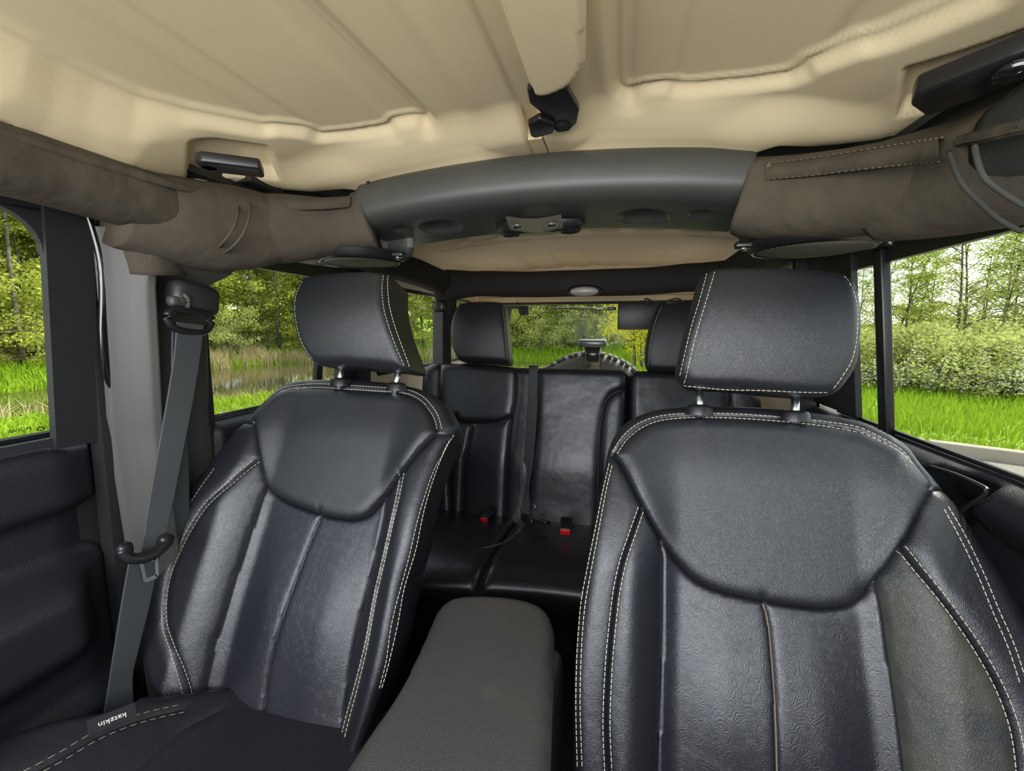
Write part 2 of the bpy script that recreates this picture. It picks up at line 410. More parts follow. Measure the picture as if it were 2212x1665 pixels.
# rear roof of the hardtop: crown, stepped panels
fr = Frame((0, 0, 0), (1, 0, 0), (0, 1, 0), (0, 0, -1))
def crown(x): return .345 - .13 * (np.abs(x - XC) ** 2.2)
def Frear(a, h, dO, dS, lab):
    z = crown(a)
    rib = np.zeros_like(a)
    for k in range(-4, 5):
        x0 = XC + .03 + k * .155
        rib = rib + .011 * (sm(a, x0 - .028, x0 - .022) - sm(a, x0 + .022, x0 + .028))
    edge = sm(a, XC - .60, XC - .54) - sm(a, XC + .54, XC + .60)
    z = z + rib * ((1 - sm(h, 1.670, 1.676)) + .5 * sm(h, 1.90, 1.92)) * edge + .014 * (1 - sm(h, 1.670, 1.677)) * edge - .004 * np.exp(-((h - 1.678) / .004) ** 2) * edge
    z = z - .014 * sm(h, 1.68, 1.90) + .014 * sm(h, 1.905, 1.925)
    z = z - .05 * sm(np.abs(a - XC), .57, .64)
    return -z
seams = []
res, _ = field(fr, [(XC - .64, .98), (XC + .64, .98), (XC + .64, 2.5), (XC - .64, 2.5)], [], lambda a, h: np.zeros(a.shape, int), Frear, .009)
o = obj('ceiling', *res[0], TANR); tag(o, 'tan ribbed hardtop roof seen behind the sound bar', kind='structure')
g = G()
# body sides under the sills
for sx, nm in ((XL - .02, 'wall_left'), (XR + .02, 'wall_right')):
    g = G(); box(g, (sx + math.copysign(.055, sx), 1.05, -.66), (.03, 3.1, .78)); struct(nm, g, PAINT)
# hardtop side panels behind the rear doors with their windows (tan frames)
def hardtop_side(sgn, n):
    x0 = XL if sgn < 0 else XR
    def X(z): return x0 - sgn * .10 * (z + .19) / .4 * .5
    g = G()
    ys = (1.30, 1.44, 2.36, 2.52); zs = (-.55, -.165, .155, .30)
    for i in range(3):
        for j in range(3):
            if i == 1 and j == 1: continue
            y0, y1, z0, z1 = ys[i], ys[i + 1], zs[j], zs[j + 1]
            slab(g, [(X(z0), y0, z0), (X(z0), y1, z0), (X(z1), y1, z1), (X(z1), y0, z1)], (sgn, 0, 0), .02)
    o = struct('wall_%s' % ('rear_left' if sgn < 0 else 'rear_right'), g, TANR, label='tan hardtop side panel beside the rear seat, %s side' % ('pond' if sgn < 0 else 'road'))
    gg = G(); zz = (-.165, .155)
    path = [(X(zz[0]) - sgn * .004, 1.44, zz[0]), (X(zz[0]) - sgn * .004, 2.36, zz[0]), (X(zz[1]) - sgn * .004, 2.36, zz[1]), (X(zz[1]) - sgn * .004, 1.44, zz[1]), (X(zz[0]) - sgn * .004, 1.44, zz[0])]
    for i in range(4): sweep(gg, [path[i], path[i + 1]], .009, 8)
    w = gobj('window_%d' % n, gg, SEAL, origin=path[0]); tag(w, kind='structure')
    g = G(); g.add([path[0], path[1], path[2], path[3]], [(0, 1, 2, 3)]); gobj('glass_pane', g, GLASSR, w, smooth=False)
hardtop_side(-1, 1); hardtop_side(1, 2)
# tailgate and rear window
g = G()
YB = 2.47; wx0, wx1, wz0, wz1 = -.735, .40, -.27, .145
for (a, b, c, d) in ((XC - .72, XC + .72, -1.0, wz0), (XC - .72, wx0, wz0, wz1), (wx1, XC + .72, wz0, wz1), (XC - .72, XC + .72, wz1, .37)):
    slab(g, [(a, YB, c), (b, YB, c), (b, YB, d), (a, YB, d)], (0, 1, 0), .03)
for zz in (.175, .188): box(g, (XC, YB - .012, zz), (1.3, .02, .006))
struct('wall_back', g, TANR, label='tan rear frame of the hardtop around the back window')
gg = G(); P4 = [(wx0, YB - .005, wz0), (wx1, YB - .005, wz0), (wx1, YB - .005, wz1), (wx0, YB - .005, wz1)]
for i in range(4): sweep(gg, [P4[i], P4[(i + 1) % 4]], .008, 8)
w = gobj('window_3', gg, SEAL, origin=P4[0]); tag(w, kind='structure')
g = G(); g.add(P4, [(0, 1, 2, 3)]); gobj('glass_pane', g, GLASSR, w, smooth=False)

# ---- doors.  outline helpers: x of the side at height z
def sideX(sgn, z): return (XL if sgn < 0 else XR) - sgn * max(0, z - ZS) * .12
def post(g, sgn, y0, y1, z0, z1, depth=.035, inn=0.0):
    P = [(sideX(sgn, z0) - sgn * inn, y0, z0), (sideX(sgn, z0) - sgn * inn, y1, z0), (sideX(sgn, z1) - sgn * inn, y1, z1), (sideX(sgn, z1) - sgn * inn, y0, z1)]
    slab(g, P, (sgn, 0, 0), depth)
# door_1: left front door (pond side)
d1 = G(); post(d1, -1, .478, .540, ZS, .24, .014, .006); post(d1, -1, -.35, .478, .172, .24, .014)
# rounded inner corner at the top of the glass
cor = [(sideX(-1, .172 - .06 * (1 - math.sin(t))) , .478 - .06 * (1 - math.cos(t)), .172 - .06 * (1 - math.sin(t))) for t in np.linspace(0, math.pi / 2, 7)]
slab(d1, [(sideX(-1, .178), .484, .178)] + [tuple(c) for c in cor], (-1, 0, 0), .012)
door1 = struct('door_1', d1, BLKM, label='front door on the pond side with dark moulded panel')
def doorF(a, h, dO, dS, lab):
    d = .012 * np.ones_like(h)
    d = d + .022 * (1 - sm(h, ZS - .10, ZS - .02)) * 0
    d = d - .030 * (sm(-h, .285, .310) - sm(-h, .37, .40))
    d = d + .055 * (sm(-h, .385, .425) - sm(-h, .50, .56)) * (1 - sm(a, .44, .50))
    d = d + .030 * sm(-h, .60, .64)
    d = d - .020 * sm(a, .47, .53)
    R = .03; return d - R * (1 - np.sqrt(np.clip(1 - (1 - np.clip(dO / R, 0, 1)) ** 2, 0, 1)))
fr = Frame((XL, 0, 0), (0, 1, 0), (0, 0, 1), (1, 0, 0))
res, sd_ = field(fr, [(-.4, -1.0), (.545, -1.0), (.545, ZS + .005), (-.4, ZS + .005)], [], lambda a, h: np.zeros(a.shape, int), doorF, .010, .05)
obj('door_panel', *res[0], DOORP, door1)
g = G(); g.add([(sideX(-1, z) - .012, y, z) for y, z in ((-.4, ZS - .02), (.49, ZS - .02), (.49, .20), (-.4, .20))], [(0, 1, 2, 3)]); gobj('glass_pane', g, GLASS, door1, smooth=False)
g = G(); ribbon(g, [(XL - .006, -.4, ZS + .012), (XL - .006, .48, ZS + .012)], (1, 0, 0), .012, .014); gobj('window_seal', g, SEAL, door1, smooth=False)
g = G(); sweep(g, catmull([(sideX(-1, .16) + .006, .530, .20), (sideX(-1, .1) + .012, .545, .10), (sideX(-1, 0) + .012, .545, 0), (sideX(-1, -.1) + .012, .552, -.10), (XL + .014, .575, -.20)], 6), lambda t, a: (.006 + .012 * t ** 3, .004 + .004 * t), 10)
gobj('weather_strip', g, GLOSS, door1)
# etched maker's mark in the glass, seen from behind (mirrored)
def text(name, s, size, M, m, parent, ext=.0002):
    cu = bpy.data.curves.new('t', 'FONT'); cu.body = s; cu.size = size; cu.extrude = ext; cu.resolution_u = 2; cu.align_x = 'CENTER'; cu.align_y = 'CENTER'
    to = bpy.data.objects.new('t', cu); COL.objects.link(to); dg = bpy.context.evaluated_depsgraph_get(); me = bpy.data.meshes.new_from_object(to.evaluated_get(dg))
    bpy.data.objects.remove(to); bpy.data.curves.remove(cu)
    vs = [M @ v.co for v in me.vertices]; fs = [tuple(p.vertices) for p in me.polygons]; bpy.data.meshes.remove(me)
    return obj(name, vs, fs, m, parent, smooth=False)
def frameM(o, ax, up):
    ax = Vector(ax).normalized(); up = Vector(up); up = (up - ax * up.dot(ax)).normalized(); n = ax.cross(up)
    return Matrix(((ax.x, up.x, n.x, o[0]), (ax.y, up.y, n.y, o[1]), (ax.z, up.z, n.z, o[2]), (0, 0, 0, 1)))
xg = XL - .010
p = oX(42, 929, xg); q0, q1 = oX(14, 931, xg), oX(69, 926, xg)
text('etched_lettering', 'MOPAR', .0075, frameM(p, (0, -1, -.02), (0, 0, 1)) @ Matrix.Scale((q1 - q0).length / .0265, 4, (1, 0, 0)), BLKM, door1)
c = oX(87, 926, xg); g = G(); R5 = .0042
star = [(c.x + .001, c.y + 1.5 * R5 * math.cos(a), c.z + R5 * math.sin(a)) for a in [math.pi / 2 + k * 2 * math.pi / 5 for k in range(5)]]
for k in range(5):
    a_, b_ = Vector(star[k]), Vector(star[(k + 1) % 5]); cc = Vector((c.x + .001, c.y, c.z)); mid = (a_ + b_) / 2
    g.add([a_, b_, cc + (mid - cc) * .35], [(0, 1, 2)])
gobj('etched_emblem', g, BLKM, door1, smooth=False)
g = G()
for k in range(26):
    p_ = oX(18 + k * 3.1 + (k % 5), 949 - k * .25, xg); box(g, p_ + Vector((.0005, 0, 0)), (.0002, .0005 + .0005 * (k % 3), .0009 + .0005 * (k % 2)))
tag(gobj('etched_small_print', g, BLKM, door1, smooth=False), kind='stuff')

# door_2 / door_3: rear doors with a divider bar in the window
def rear_door(sgn, n, y0, label):
    d = G(); post(d, sgn, 1.085 if sgn > 0 else 1.19, 1.30, ZS, .22, .012, .006); post(d, sgn, y0, 1.19, .125 if sgn > 0 else .145, .22, .012)
    post(d, sgn, 1.30, 1.315, ZS - .3, .26, .06, .03)
    o = struct('door_%d' % n, d, BLACK, label=label)
    x = XL if sgn < 0 else XR
    fr = Frame((x, 0, 0), (0, 1, 0), (0, 0, 1), (-sgn, 0, 0))
    def F(a, h, dO, dS, lab):
        d = .030 - .028 * np.exp(-((h - ZS) / .02) ** 2)
        d = d + (.03 * (sm(-h, .40, .44) - sm(-h, .52, .56)) if sgn < 0 else -.095 * sm(-h, .235, .36) * sm(-a, -1.15, -.95))
        R = .02; d = d - R * (1 - np.sqrt(np.clip(1 - (1 - np.clip(dO / R, 0, 1)) ** 2, 0, 1)))
        if sgn > 0:
            k = inpoly(a, h, CUP); dc = segdist(a, h, CUP + CUP[:1])[0]
            d = np.where(k, d - .05 * sm(dc, 0, .010), d + .004 * np.exp(-(dc / .005) ** 2))
        return d
    CUP = []
    if sgn > 0:
        CUP = fr.tr([(1990, 1012), (2050, 1018), (2128, 1050), (2138, 1062), (2125, 1078), (2092, 1098), (2078, 1125), (2070, 1230), (1960, 1230), (1950, 1080)], .03, 4, True)
    res, _ = field(fr, [(y0, -1.0), (1.30, -1.0), (1.30, ZS - .008), (y0, ZS - .008)], [], lambda a, h: np.zeros(a.shape, int), F, .006 if sgn > 0 else .01, .04)
    obj('door_panel', *res[0], DOORP, o)
    g = G(); P = [(sideX(sgn, z) + sgn * .012, y, z) for y, z in ((y0, ZS - .02), (1.195, ZS - .02), (1.195, .18), (y0, .18))]; g.add(P, [(0, 1, 2, 3)]); gobj('glass_pane', g, GLASST, o, smooth=False)
    yd = .985 if sgn > 0 else 1.105
    g = G(); rbox(g, ((sideX(sgn, ZS) + sideX(sgn, .14)) / 2 , yd, (ZS + .14) / 2), (.018, .026, .36), .004, Matrix.Rotation(-sgn * .12, 3, 'Y')); gobj('divider_bar', g, BLACK, o)
    g = G()
    for k, (dx, rr) in enumerate(((.006, .0045), (.016, .0035))):
        sweep(g, [(x + sgn * dx, y0, ZS - .004 - k * .003), (x + sgn * dx, 1.19, ZS - .004 - k * .003)], rr, 8)
    gobj('window_seal', g, SEAL, o)
    if sgn > 0:
        g = G(); c = fr.trace(2050, 1100, .03); sweep(g, [(p_[0], p_[1], p_[2]) for p_ in [tuple(fr.pt(a, h, .034)) for a, h in CUP + CUP[:1]]], .003, 6); gobj('pull_cup_rim', g, BLACK, o)
    return o
rear_door(-1, 2, .74, 'rear door on the pond side, divided window above a dark panel')
rear_door(1, 3, -.3, 'rear door on the road side with recessed pull cup')

# left B pillar trim and the pillar post behind the door
def bp(u, v):
    z = .165 - 1.1 * v
    x0 = -.865 if z < ZS else -.865 + (z - ZS) * .10
    prof = [(0, .548), (.004, .553), (.020, .560), (.040, .571), (.056, .584), (.062, .596), (.050, .605), (.020, .611), (.008, .622), (.006, .660), (.006, .700), (.006, .722), (.004, .735), (.0, .742)]
    top = float(sm(np.array(z), .075, .12)); t = u * (len(prof) - 1); i = min(int(t), len(prof) - 2); f = t - i
    dx = prof[i][0] * (1 - f) + prof[i + 1][0] * f; y = prof[i][1] * (1 - f) + prof[i + 1][1] * f
    full = .066 if .585 < y < .73 else dx
    dx = dx * (1 - top) + full * top
    wid = 1 + .25 * float(sm(np.array(z), .06, .165)) * (y - .548) / .19
    y = .548 + (y - .548) * wid - .012 * (1 - v) ** 3 + .020 * max(0, v - .3)
    return Vector((x0 + dx, y, z))
g = G(); grid(g, 61, 60, bp)
pil = gobj('pillar_trim', g, TRIM); tag(pil, 'tall grey plastic pillar cover behind the front door on the pond side', 'pillar trim')
g = G(); slab(g, [(-.885, .535, -.8), (-.885, .76, -.8), (-.845, .74, .27), (-.845, .535, .27)], (-1, 0, 0), .03); box(g, (-.925, .56, -.45), (.02, .26, .56)); struct('trim_1', g, BLKM)

# ================================================================== freedom panels (front roof)
def H0(a, h=0): return .374 - .25 * np.abs(a - XC) ** 2.0
fr = Frame((0, 0, 0), (1, 0, 0), (0, 1, 0), (0, 0, -1))
def crownF(a, h): return -H0(a)
def zrim(a, h): return .240 + .058 * sm(h, .50, .86)
def roof_panel(name, label, outline, ridge, ribs, pocket=None):
    def F(a, h, dO, dS, lab):
        z = H0(a)
        dr = segdist(a, h, ridge + ridge[:1])[0]; ins = inpoly(a, h, ridge); s = np.where(ins, dr, -dr)
        r = np.zeros_like(a)
        for (xa, xb, w, amp) in ribs: r = r + amp * (sm(a, xa - w, xa + w) - sm(a, xb - w, xb + w))
        rim = np.where(ins, np.clip(r, -1, 1), 0) * sm(s, 0, .006)
        z = z + .017 * sm(s, -.020, .0) - .005 * np.exp(-((s - .005) / .0045) ** 2) + rim
        # outside the ridge the shell falls towards its rim
        k = 1 - sm(s, -.035, -.004)
        ed = np.clip(1 - dO / .10, 0, 1) ** 1.5 * k * sm(np.abs(a - XC), .04, .12)
        z = z * (1 - ed) + np.minimum(z, zrim(a, h)) * ed
        z = z - .030 * k * sm(h, .74, .84) * (1 - ed)
        if pocket:
            ip = inpoly(a, h, pocket); dp = segdist(a, h, pocket + pocket[:1])[0]; z = z + np.where(ip, .022 * sm(dp, 0, .008), 0)
        R = .010; z = z + R * (1 - np.sqrt(np.clip(1 - (1 - np.clip(dO / R, 0, 1)) ** 2, 0, 1)))
        return -z
    t = thing(name, (float(np.mean([p[0] for p in outline])), .5, .38), label, 'roof panel')
    res, sd_ = field(fr, outline, [], lambda a, h: np.zeros(a.shape, int), F, .005, .03, inset=0, cap=False)
    obj('panel_shell', *res[0], TAN, t); obj('panel_rim', *sd_, TAN, t)
    return t, F
def edge(pts, z, n=4): return fr.tr(pts, -z, n)
# left panel
ridgeL = edge([(0, 92), (75, 126), (140, 163), (210, 197), (300, 232), (400, 257), (500, 275), (570, 287), (592, 283), (640, 287), (668, 291), (690, 300), (760, 293), (835, 281), (848, 270), (880, 264), (905, 262), (917, 266), (921, 258)], .335, 0)
ridgeL = [fr.trace(x, y, crownF) for x, y in [(0, 92), (75, 126), (140, 163), (210, 197), (300, 232), (400, 257), (500, 275), (570, 287), (592, 283), (640, 287), (668, 291), (690, 300), (760, 293), (835, 281), (848, 270), (880, 264), (905, 262), (917, 266), (921, 258), (640, -10)]]
xr_ = ridgeL[-1][0]
ridgeL = ridgeL + [(xr_, .16), (ridgeL[0][0] - .02, .16)]
xl = fr.trace(1010, 0, -.362)[0]
ZR = lambda a, h: -zrim(a, h)
def rim(pts, push=.030):
    q = [fr.trace(x, y, ZR) for x, y in pts]; return [(x + math.copysign(push, x - XC), y + .004) for x, y in q]
outL = rim([(0, 256), (100, 296), (200, 331), (300, 362), (400, 387), (500, 400), (590, 400), (640, 406), (700, 412), (770, 408)])
outL = [(outL[0][0], .14)] + outL + [(-.53, .92), (xl, .92), (xl, .14)]
pocL = [fr.trace(x, y, -z) for x, y, z in [(408, 318, .290), (575, 345, .300), (588, 372, .285), (606, 430, .262), (400, 412, .25)]]
ribL = [fr.trace(690, 300, crownF)[0], fr.trace(850, 280, crownF)[0]]
lp, FL = roof_panel('roof_panel', 'tan removable roof panel over the seat beside the pond', outL, ridgeL, [(ribL[0], ribL[1], .008, -.004), (-.72, ribL[0] - .05, .010, .003)], pocL)
# right panel
ridR = [(1335, -12), (1338, 190), (1345, 203), (1360, 209), (1376, 200), (1400, 193), (1450, 190), (1463, 197), (1500, 198), (1620, 188), (1700, 177), (1728, 165), (1742, 151), (1800, 130), (1852, 110), (1882, 105), (1920, 93), (2000, 60), (2130, 5)]
ridR = [fr.trace(x, y, crownF) for x, y in ridR]; ridR = [(ridR[0][0], .16)] + ridR + [(ridR[-1][0] + .01, .16)]
xr = fr.trace(1145, 210, -.355)[0] - .004
outR = [(xr, .14), (xr, .92), (.17, .92)] + rim([(1640, 322), (1700, 322), (1760, 316), (1856, 300), (1916, 284), (1990, 262), (2060, 250), (2130, 238), (2240, 222)])
outR = outR + [(outR[-1][0] + .01, .14)]
pocR = [fr.trace(x, y, -z) for x, y, z in [(1948, 192, .290), (2060, 148, .29), (2130, 122, .288), (2330, 40, .285), (2450, 200, .25), (1930, 320, .255)]]
rR = [fr.trace(1366, 190, crownF)[0], fr.trace(1458, 190, crownF)[0]]
rp_, FR = roof_panel('roof_panel', 'tan removable roof panel over the seat beside the road', outR, ridR, [(rR[0], rR[1], .006, -.004), (rR[1] + .17, .60, .010, .004)], pocR)
# lapped cover strip beside the seam, with its rounded end
cov = [fr.trace(x, y, -.328) for x, y in [(1075, 0), (1145, 207), (1165, 210), (1190, 206), (1215, 196), (1240, 180), (1256, 162), (1264, 140), (1266, 60), (1266, -10)]]
x0c = cov[0][0]; cov = [(x0c, .14), (x0c, cov[1][1])] + cov[2:] + [(cov[-1][0], .14)]
def Fc(a, h, dO, dS, lab):
    R = .008; return -(.326 + R * (1 - np.sqrt(np.clip(1 - (1 - np.clip(dO / R, 0, 1)) ** 2, 0, 1))))
res, sd_ = field(fr, cov, [], lambda a, h: np.zeros(a.shape, int), Fc, .005, .03, inset=0, cap=False)
obj('lap_strip', *res[0], TAN, rp_); obj('lap_strip_edge', *sd_, TAN, rp_)
# channel floor above the seam and the flanges behind the latches
g = G(); box(g, ((xl + xr) / 2, .52, .385), (abs(xr - xl) + .06, .8, .01)); box(g, ((xl + xr) / 2, .88, .362), (abs(xr - xl), .10, .03)); gobj('seam_gutter', g, TAN, rp_, smooth=False)
# latches
def prism(g, px, z, th, bev=.004):
    import bmesh
    P = [oZ(x, y, z) for x, y in px]; bm = bmesh.new(); vs = [bm.verts.new(p) for p in P]; f = bm.faces.new(vs)
    r = bmesh.ops.extrude_face_region(bm, geom=[f]); bmesh.ops.translate(bm, vec=(0, 0, th), verts=[e for e in r['geom'] if isinstance(e, bmesh.types.BMVert)])
    bmesh.ops.bevel(bm, geom=list(bm.edges), offset=bev, segments=3, profile=.5, affect='EDGES', clamp_overlap=True)
    bm.verts.index_update(); g.add([v.co.copy() for v in bm.verts], [tuple(v.index for v in f.verts) for f in bm.faces]); bm.free(); return g
g = G(); prism(g, [(420, 352), (435, 350), (563, 366), (572, 386), (482, 376), (480, 389), (452, 388)], .243, .017); la = gobj('latch', g, BLACK, lp, auto=40)
g = G(); lathe(g, [(0, 0), (.010, 0), (.012, .003), (.012, .006)], oZ(452, 363, .243), (0, 0, 1), 20); gobj('latch_screw', g, CHROM, la)
g = G(); prism(g, [(1966, 232), (2000, 255), (2230, 172), (2245, 105), (2190, 125), (1975, 208)], .240, .022, .005); la = gobj('latch', g, BLACK, rp_, auto=40)
g = G(); lathe(g, [(0, 0), (.014, 0), (.016, .004), (.016, .008)], oZ(2192, 166, .232), (0, 0, 1), 22); gobj('latch_screw', g, GLOSS, la)
g = G(); prism(g, [(1143, 225), (1138, 200), (1150, 188), (1225, 192), (1252, 240), (1246, 268), (1230, 284), (1205, 288), (1186, 276), (1165, 243)], .328, .012, .004)
prism(g, [(1140, 272), (1166, 258), (1200, 272), (1195, 290), (1156, 300), (1146, 296)], .322, .012, .004); la = gobj('latch', g, BLACK, rp_, auto=40); 
g = G(); lathe(g, [(0, -.001), (.006, -.001), (.012, 0), (.013, .003), (.0145, .0005), (.016, .003)], oZ(1214, 274, .326), (0, 0, 1), 24); gobj('latch_screw', g, BLKM, la)

# ================================================================== roll bar with fabric covers
rb = thing('roll_bar', (-.78, .62, .2), 'padded roll bar in brown fabric covers along both side rails', 'roll bar')
def padded(path, rad, seed=0, amp=.006, n=28, shape=2.4, sub=10):
    g = G(); P = catmull(path, sub); N_p = len(P)
    sweep(g, P, rad, n, True, shape=shape)
    g.v = [tuple(Vector(v) + Vector((noise.noise(Vector(v) * 9 + Vector((seed, 0, 0))), noise.noise(Vector(v) * 9 + Vector((0, seed, 5))), noise.noise(Vector(v) * 7 + Vector((3, 0, seed))))) * amp) for v in g.v]
    return g
g = padded([(-.765, -.35, .215), (-.765, .1, .215), (-.765, .4, .215), (-.765, .62, .205)], lambda t, a: (.050, .046), 1, .004); gobj('side_rail_cover', g, FABRIC, rb)
g = padded([(.415, -.35, .215), (.415, .2, .215), (.42, .42, .21), (.44, .62, .205)], lambda t, a: (.060, .056), 2, .004); gobj('side_rail_cover', g, FABRIC2, rb)
# corner boots
g = padded([(-.79, .545, .200), (-.775, .62, .192), (-.735, .72, .195), (-.690, .785, .205)], lambda t, a: (.055 + .016 * math.sin(t * 3.0), .064 + .012 * math.sin(t * 3.1)), 7, .010); gobj('corner_cover', g, FABRIC, rb)
g = padded([(-.815, .60, .24), (-.81, .61, .19), (-.815, .62, .10)], lambda t, a: (.040, .062), 9, .006); gobj('corner_cover', g, FABRIC, rb)
g = padded([(.47, .50, .20), (.46, .60, .195), (.43, .70, .195), (.385, .785, .205)], lambda t, a: (.060 + .010 * math.sin(t * 3.0), .072), 4, .007); gobj('corner_cover', g, FABRIC, rb)
# crossbar covers
g = padded([(-.72, .745, .200), (-.66, .82, .215), (-.585, .885, .228), (-.548, .900, .238)], lambda t, a: (.062, .062 + .004 * math.sin(8 * t)), 3, .006); gobj('crossbar_cover', g, FABRIC, rb)
g = padded([(.216, .900, .240), (.26, .885, .228), (.34, .82, .212), (.41, .74, .20), (.46, .66, .195)], lambda t, a: (.066, .064 + .004 * math.sin(7 * t)), 5, .006); gobj('crossbar_cover', g, FABRIC, rb)
# hook-and-loop flaps and bindings, laid on the covers
def strip_px(px, y, w, m, name, thick=.004, sub=6):
    P = catmull([tuple(ray(a, b) * ((yy) / ray(a, b).y)) for (a, b), yy in zip(px, y)], sub); g = G(); ribbon(g, P, (0, .25, 1), w, thick); return gobj(name, g, m, rb)
strip_px([(545, 440), (620, 441), (700, 440), (755, 436)], [.725, .757, .795, .832], .024, FABRIC, 'hook_flap', .007)
strip_px([(1655, 372), (1750, 362), (1850, 348), (1950, 335), (2035, 325)], [.832, .782, .722, .662, .60], .028, FABRIC, 'hook_flap', .006)
for k, (dy) in enumerate((-.0125, .0125)):
    g = G()
    P = catmull([tuple(ray(a, b) * (yy / ray(a, b).y) + Vector((0, -.0035, dy))) for (a, b), yy in zip([(1655, 372), (1750, 362), (1850, 348), (1950, 335), (2035, 325)], [.828, .778, .718, .658, .596])], 14)
    for i in range(0, len(P) - 1, 2): sweep(g, [P[i], P[i + 1]], .0009, 4)
    tag(gobj('stitching', g, EDGE, rb), kind='stuff')
def pipe_px(px, ys, r, m, name):
    P = catmull([tuple(ray(a, b) * (yy / ray(a, b).y)) for (a, b), yy in zip(px, ys)], 8); g = G(); sweep(g, P, r, 8); return gobj(name, g, m, rb)
pipe_px([(540, 440), (538, 470), (525, 505), (500, 535), (472, 552)], [.690, .665, .655, .655, .67], .0022, FABRIC, 'piping')
pipe_px([(515, 440), (512, 470), (500, 500), (480, 525), (462, 545)], [.680, .655, .645, .645, .66], .0022, FABRIC, 'piping')
pipe_px([(2050, 330), (2065, 370), (2085, 405), (2120, 440), (2160, 475), (2205, 500)], [.585, .565, .555, .555, .562, .575], .0026, FABRIC2, 'piping')
pipe_px([(2105, 315), (2112, 350), (2128, 385), (2165, 415), (2212, 445)], [.53, .518, .512, .515, .52], .0026, FABRIC2, 'piping')
# zips along the rails
def zipper(P, m):
    g = G(); P = catmull(P, 40); ribbon(g, P, (0, 0, 1), .013, .0015); z = gobj('zipper', g, FABRIC, rb)
    g = G(); Pv = [Vector(p) for p in P]; s = 0
    for i in range(0, len(Pv) - 1):
        for f in (0, .5):
            c = Pv[i].lerp(Pv[i + 1], f); up = .0016 if f else -.0016
            box(g, c + Vector((0, 0, up)) + (Vector((.0018, 0, 0)) if c.x < 0 else Vector((-.0018, 0, 0))), (.0022, .0022, .0042))
    if P[0].x > 0: tag(gobj('zipper_teeth', g, m, z, smooth=False), kind='stuff')
zl = [(0, 285), (120, 322), (250, 362), (380, 400), (530, 436)]; zx = [-.716, -.716, -.716, -.712, -.700]
zipper([tuple(oX(a, b, x)) for (a, b), x in zip(zl, zx)], FABRIC)
zr = [(2034, 315), (2080, 303), (2130, 292), (2180, 280), (2260, 262)]; zx = [.400, .372, .352, .350, .350]
zipper([tuple(oX(a, b, x)) for (a, b), x in zip(zr, zx)], FABRIC)
# rear hoop
rh = thing('rear_roll_bar', (-.72, 1.75, .18), 'dark covered roll bar hoop crossing behind the rear seat', 'roll bar')
def hoopr(t, a): return (.050, .052 + .012 * max(0, 1 - abs(t - .0) / .12) + .012 * max(0, 1 - abs(t - 1.) / .12))
g = padded([(-.70, 1.70, .180), (-.55, 1.75, .188), (-.40, 1.76, .182), (XC, 1.77, .182), (.1, 1.76, .182), (.25, 1.75, .190), (.38, 1.70, .180)], hoopr, 3, .002, 24); gobj('crossbar_cover', g, FABDK, rh)
for s in (-1, 1):
    x = XC + s * .55
    g = padded([(XC + s * .50, 1.0, .215), (XC + s * .56, 1.2, .215), (XC + s * .56, 1.5, .205), (XC + s * .54, 1.74, .185)], lambda t, a: (.055, .045), 4, .003); gobj('side_rail_cover', g, FABDK, rh)
    g = padded([(x, 1.73, .20), (x - s * .0, 1.745, .10), (x + s * .02, 1.76, .0), (x + s * .03, 1.80, -.25)], lambda t, a: (.052 - .028 * t, .048 - .022 * t), 5, .002); gobj('upright_cover', g, FABDK, rh)
    g = G(); rbox(g, (x + s * .01, 1.70, .095), (.055, .05, .05), .012); gobj('belt_anchor', g, BLACK, rh)
    g = G(); ribbon(g, [(x + s * .012, 1.685, .09), (x + s * .03, 1.70, -.28)], (1, 0, 0), .045, .0015, 6); gobj('belt_webbing', g, WEB, rh)
# dome light on the rear hoop
dl = thing('rear_dome_light', tuple(oY(1262, 628, 1.70)), 'small oval dome light under the rear crossbar', 'lamp')
c = oY(1262, 629, 1.708)
g = G(); lathe(g, [(.064, .02), (.067, .0), (.060, -.006), (.054, -.004)], c, (0, 1, .5), 36, 1, .32); gobj('bezel', g, BLACK, dl)
g = G(); lathe(g, [(.054, -.004), (.045, -.010), (.0, -.013)], c, (0, 1, .5), 36, 1, .32); gobj('lens', g, LENS, dl)

# ================================================================== sound bar
SX0, SX1 = -.555, .222; SC = (SX0 + SX1) / 2; HW = (SX1 - SX0) / 2
prof = [(.985, .315), (.93, .318), (.885, .315), (.862, .308), (.848, .295), (.842, .280), (.841, .262), (.843, .245), (.850, .232), (.864, .223), (.885, .218), (.93, .214), (.985, .211), (1.04, .209), (1.060, .212), (1.072, .225), (1.075, .25)]
PR = catmull([(0, a, b) for a, b in prof], 8)
dim = []
for (px, py, r, dep) in ((955, 492, .047, .016), (868, 499, .022, .006), (1390, 469, .050, .018), (1516, 466, .026, .007)):
    c = oZ(px, py, .212 + .024 * (1 - ((oZ(px, py, .225).x - SC) / HW) ** 2)); dim.append((c.x, c.y, r, dep))
def sb(u, v):
    x = SX0 + (SX1 - SX0) * u; i = v * (len(PR) - 1); k = min(int(i), len(PR) - 2); p = PR[k].lerp(PR[k + 1], i - k)
    q = (x - SC) / HW; e = max(0, 1 - (1 - abs(q)) / .035); e = 1 - math.sqrt(max(0, 1 - min(1, e) ** 2))
    e *= 1 - float(sm(np.array(v), .38, .52))
    z = p.z + .024 * (1 - q * q); y = p.y - .004 * (1 - q * q)
    z += (.262 + .01 - p.z) * e * .30; y += (.93 - p.y) * e * .14
    if k > 50:
        for (cx, cy, r, dp) in dim:
            d = math.hypot(x - cx, (y - cy)) / r
            if d < 1: z += dp * (1 - d * d) ** .5
            elif d < 1.12: z -= .0016 * math.sin((d - 1) / .12 * math.pi)
    return Vector((x, y, z))
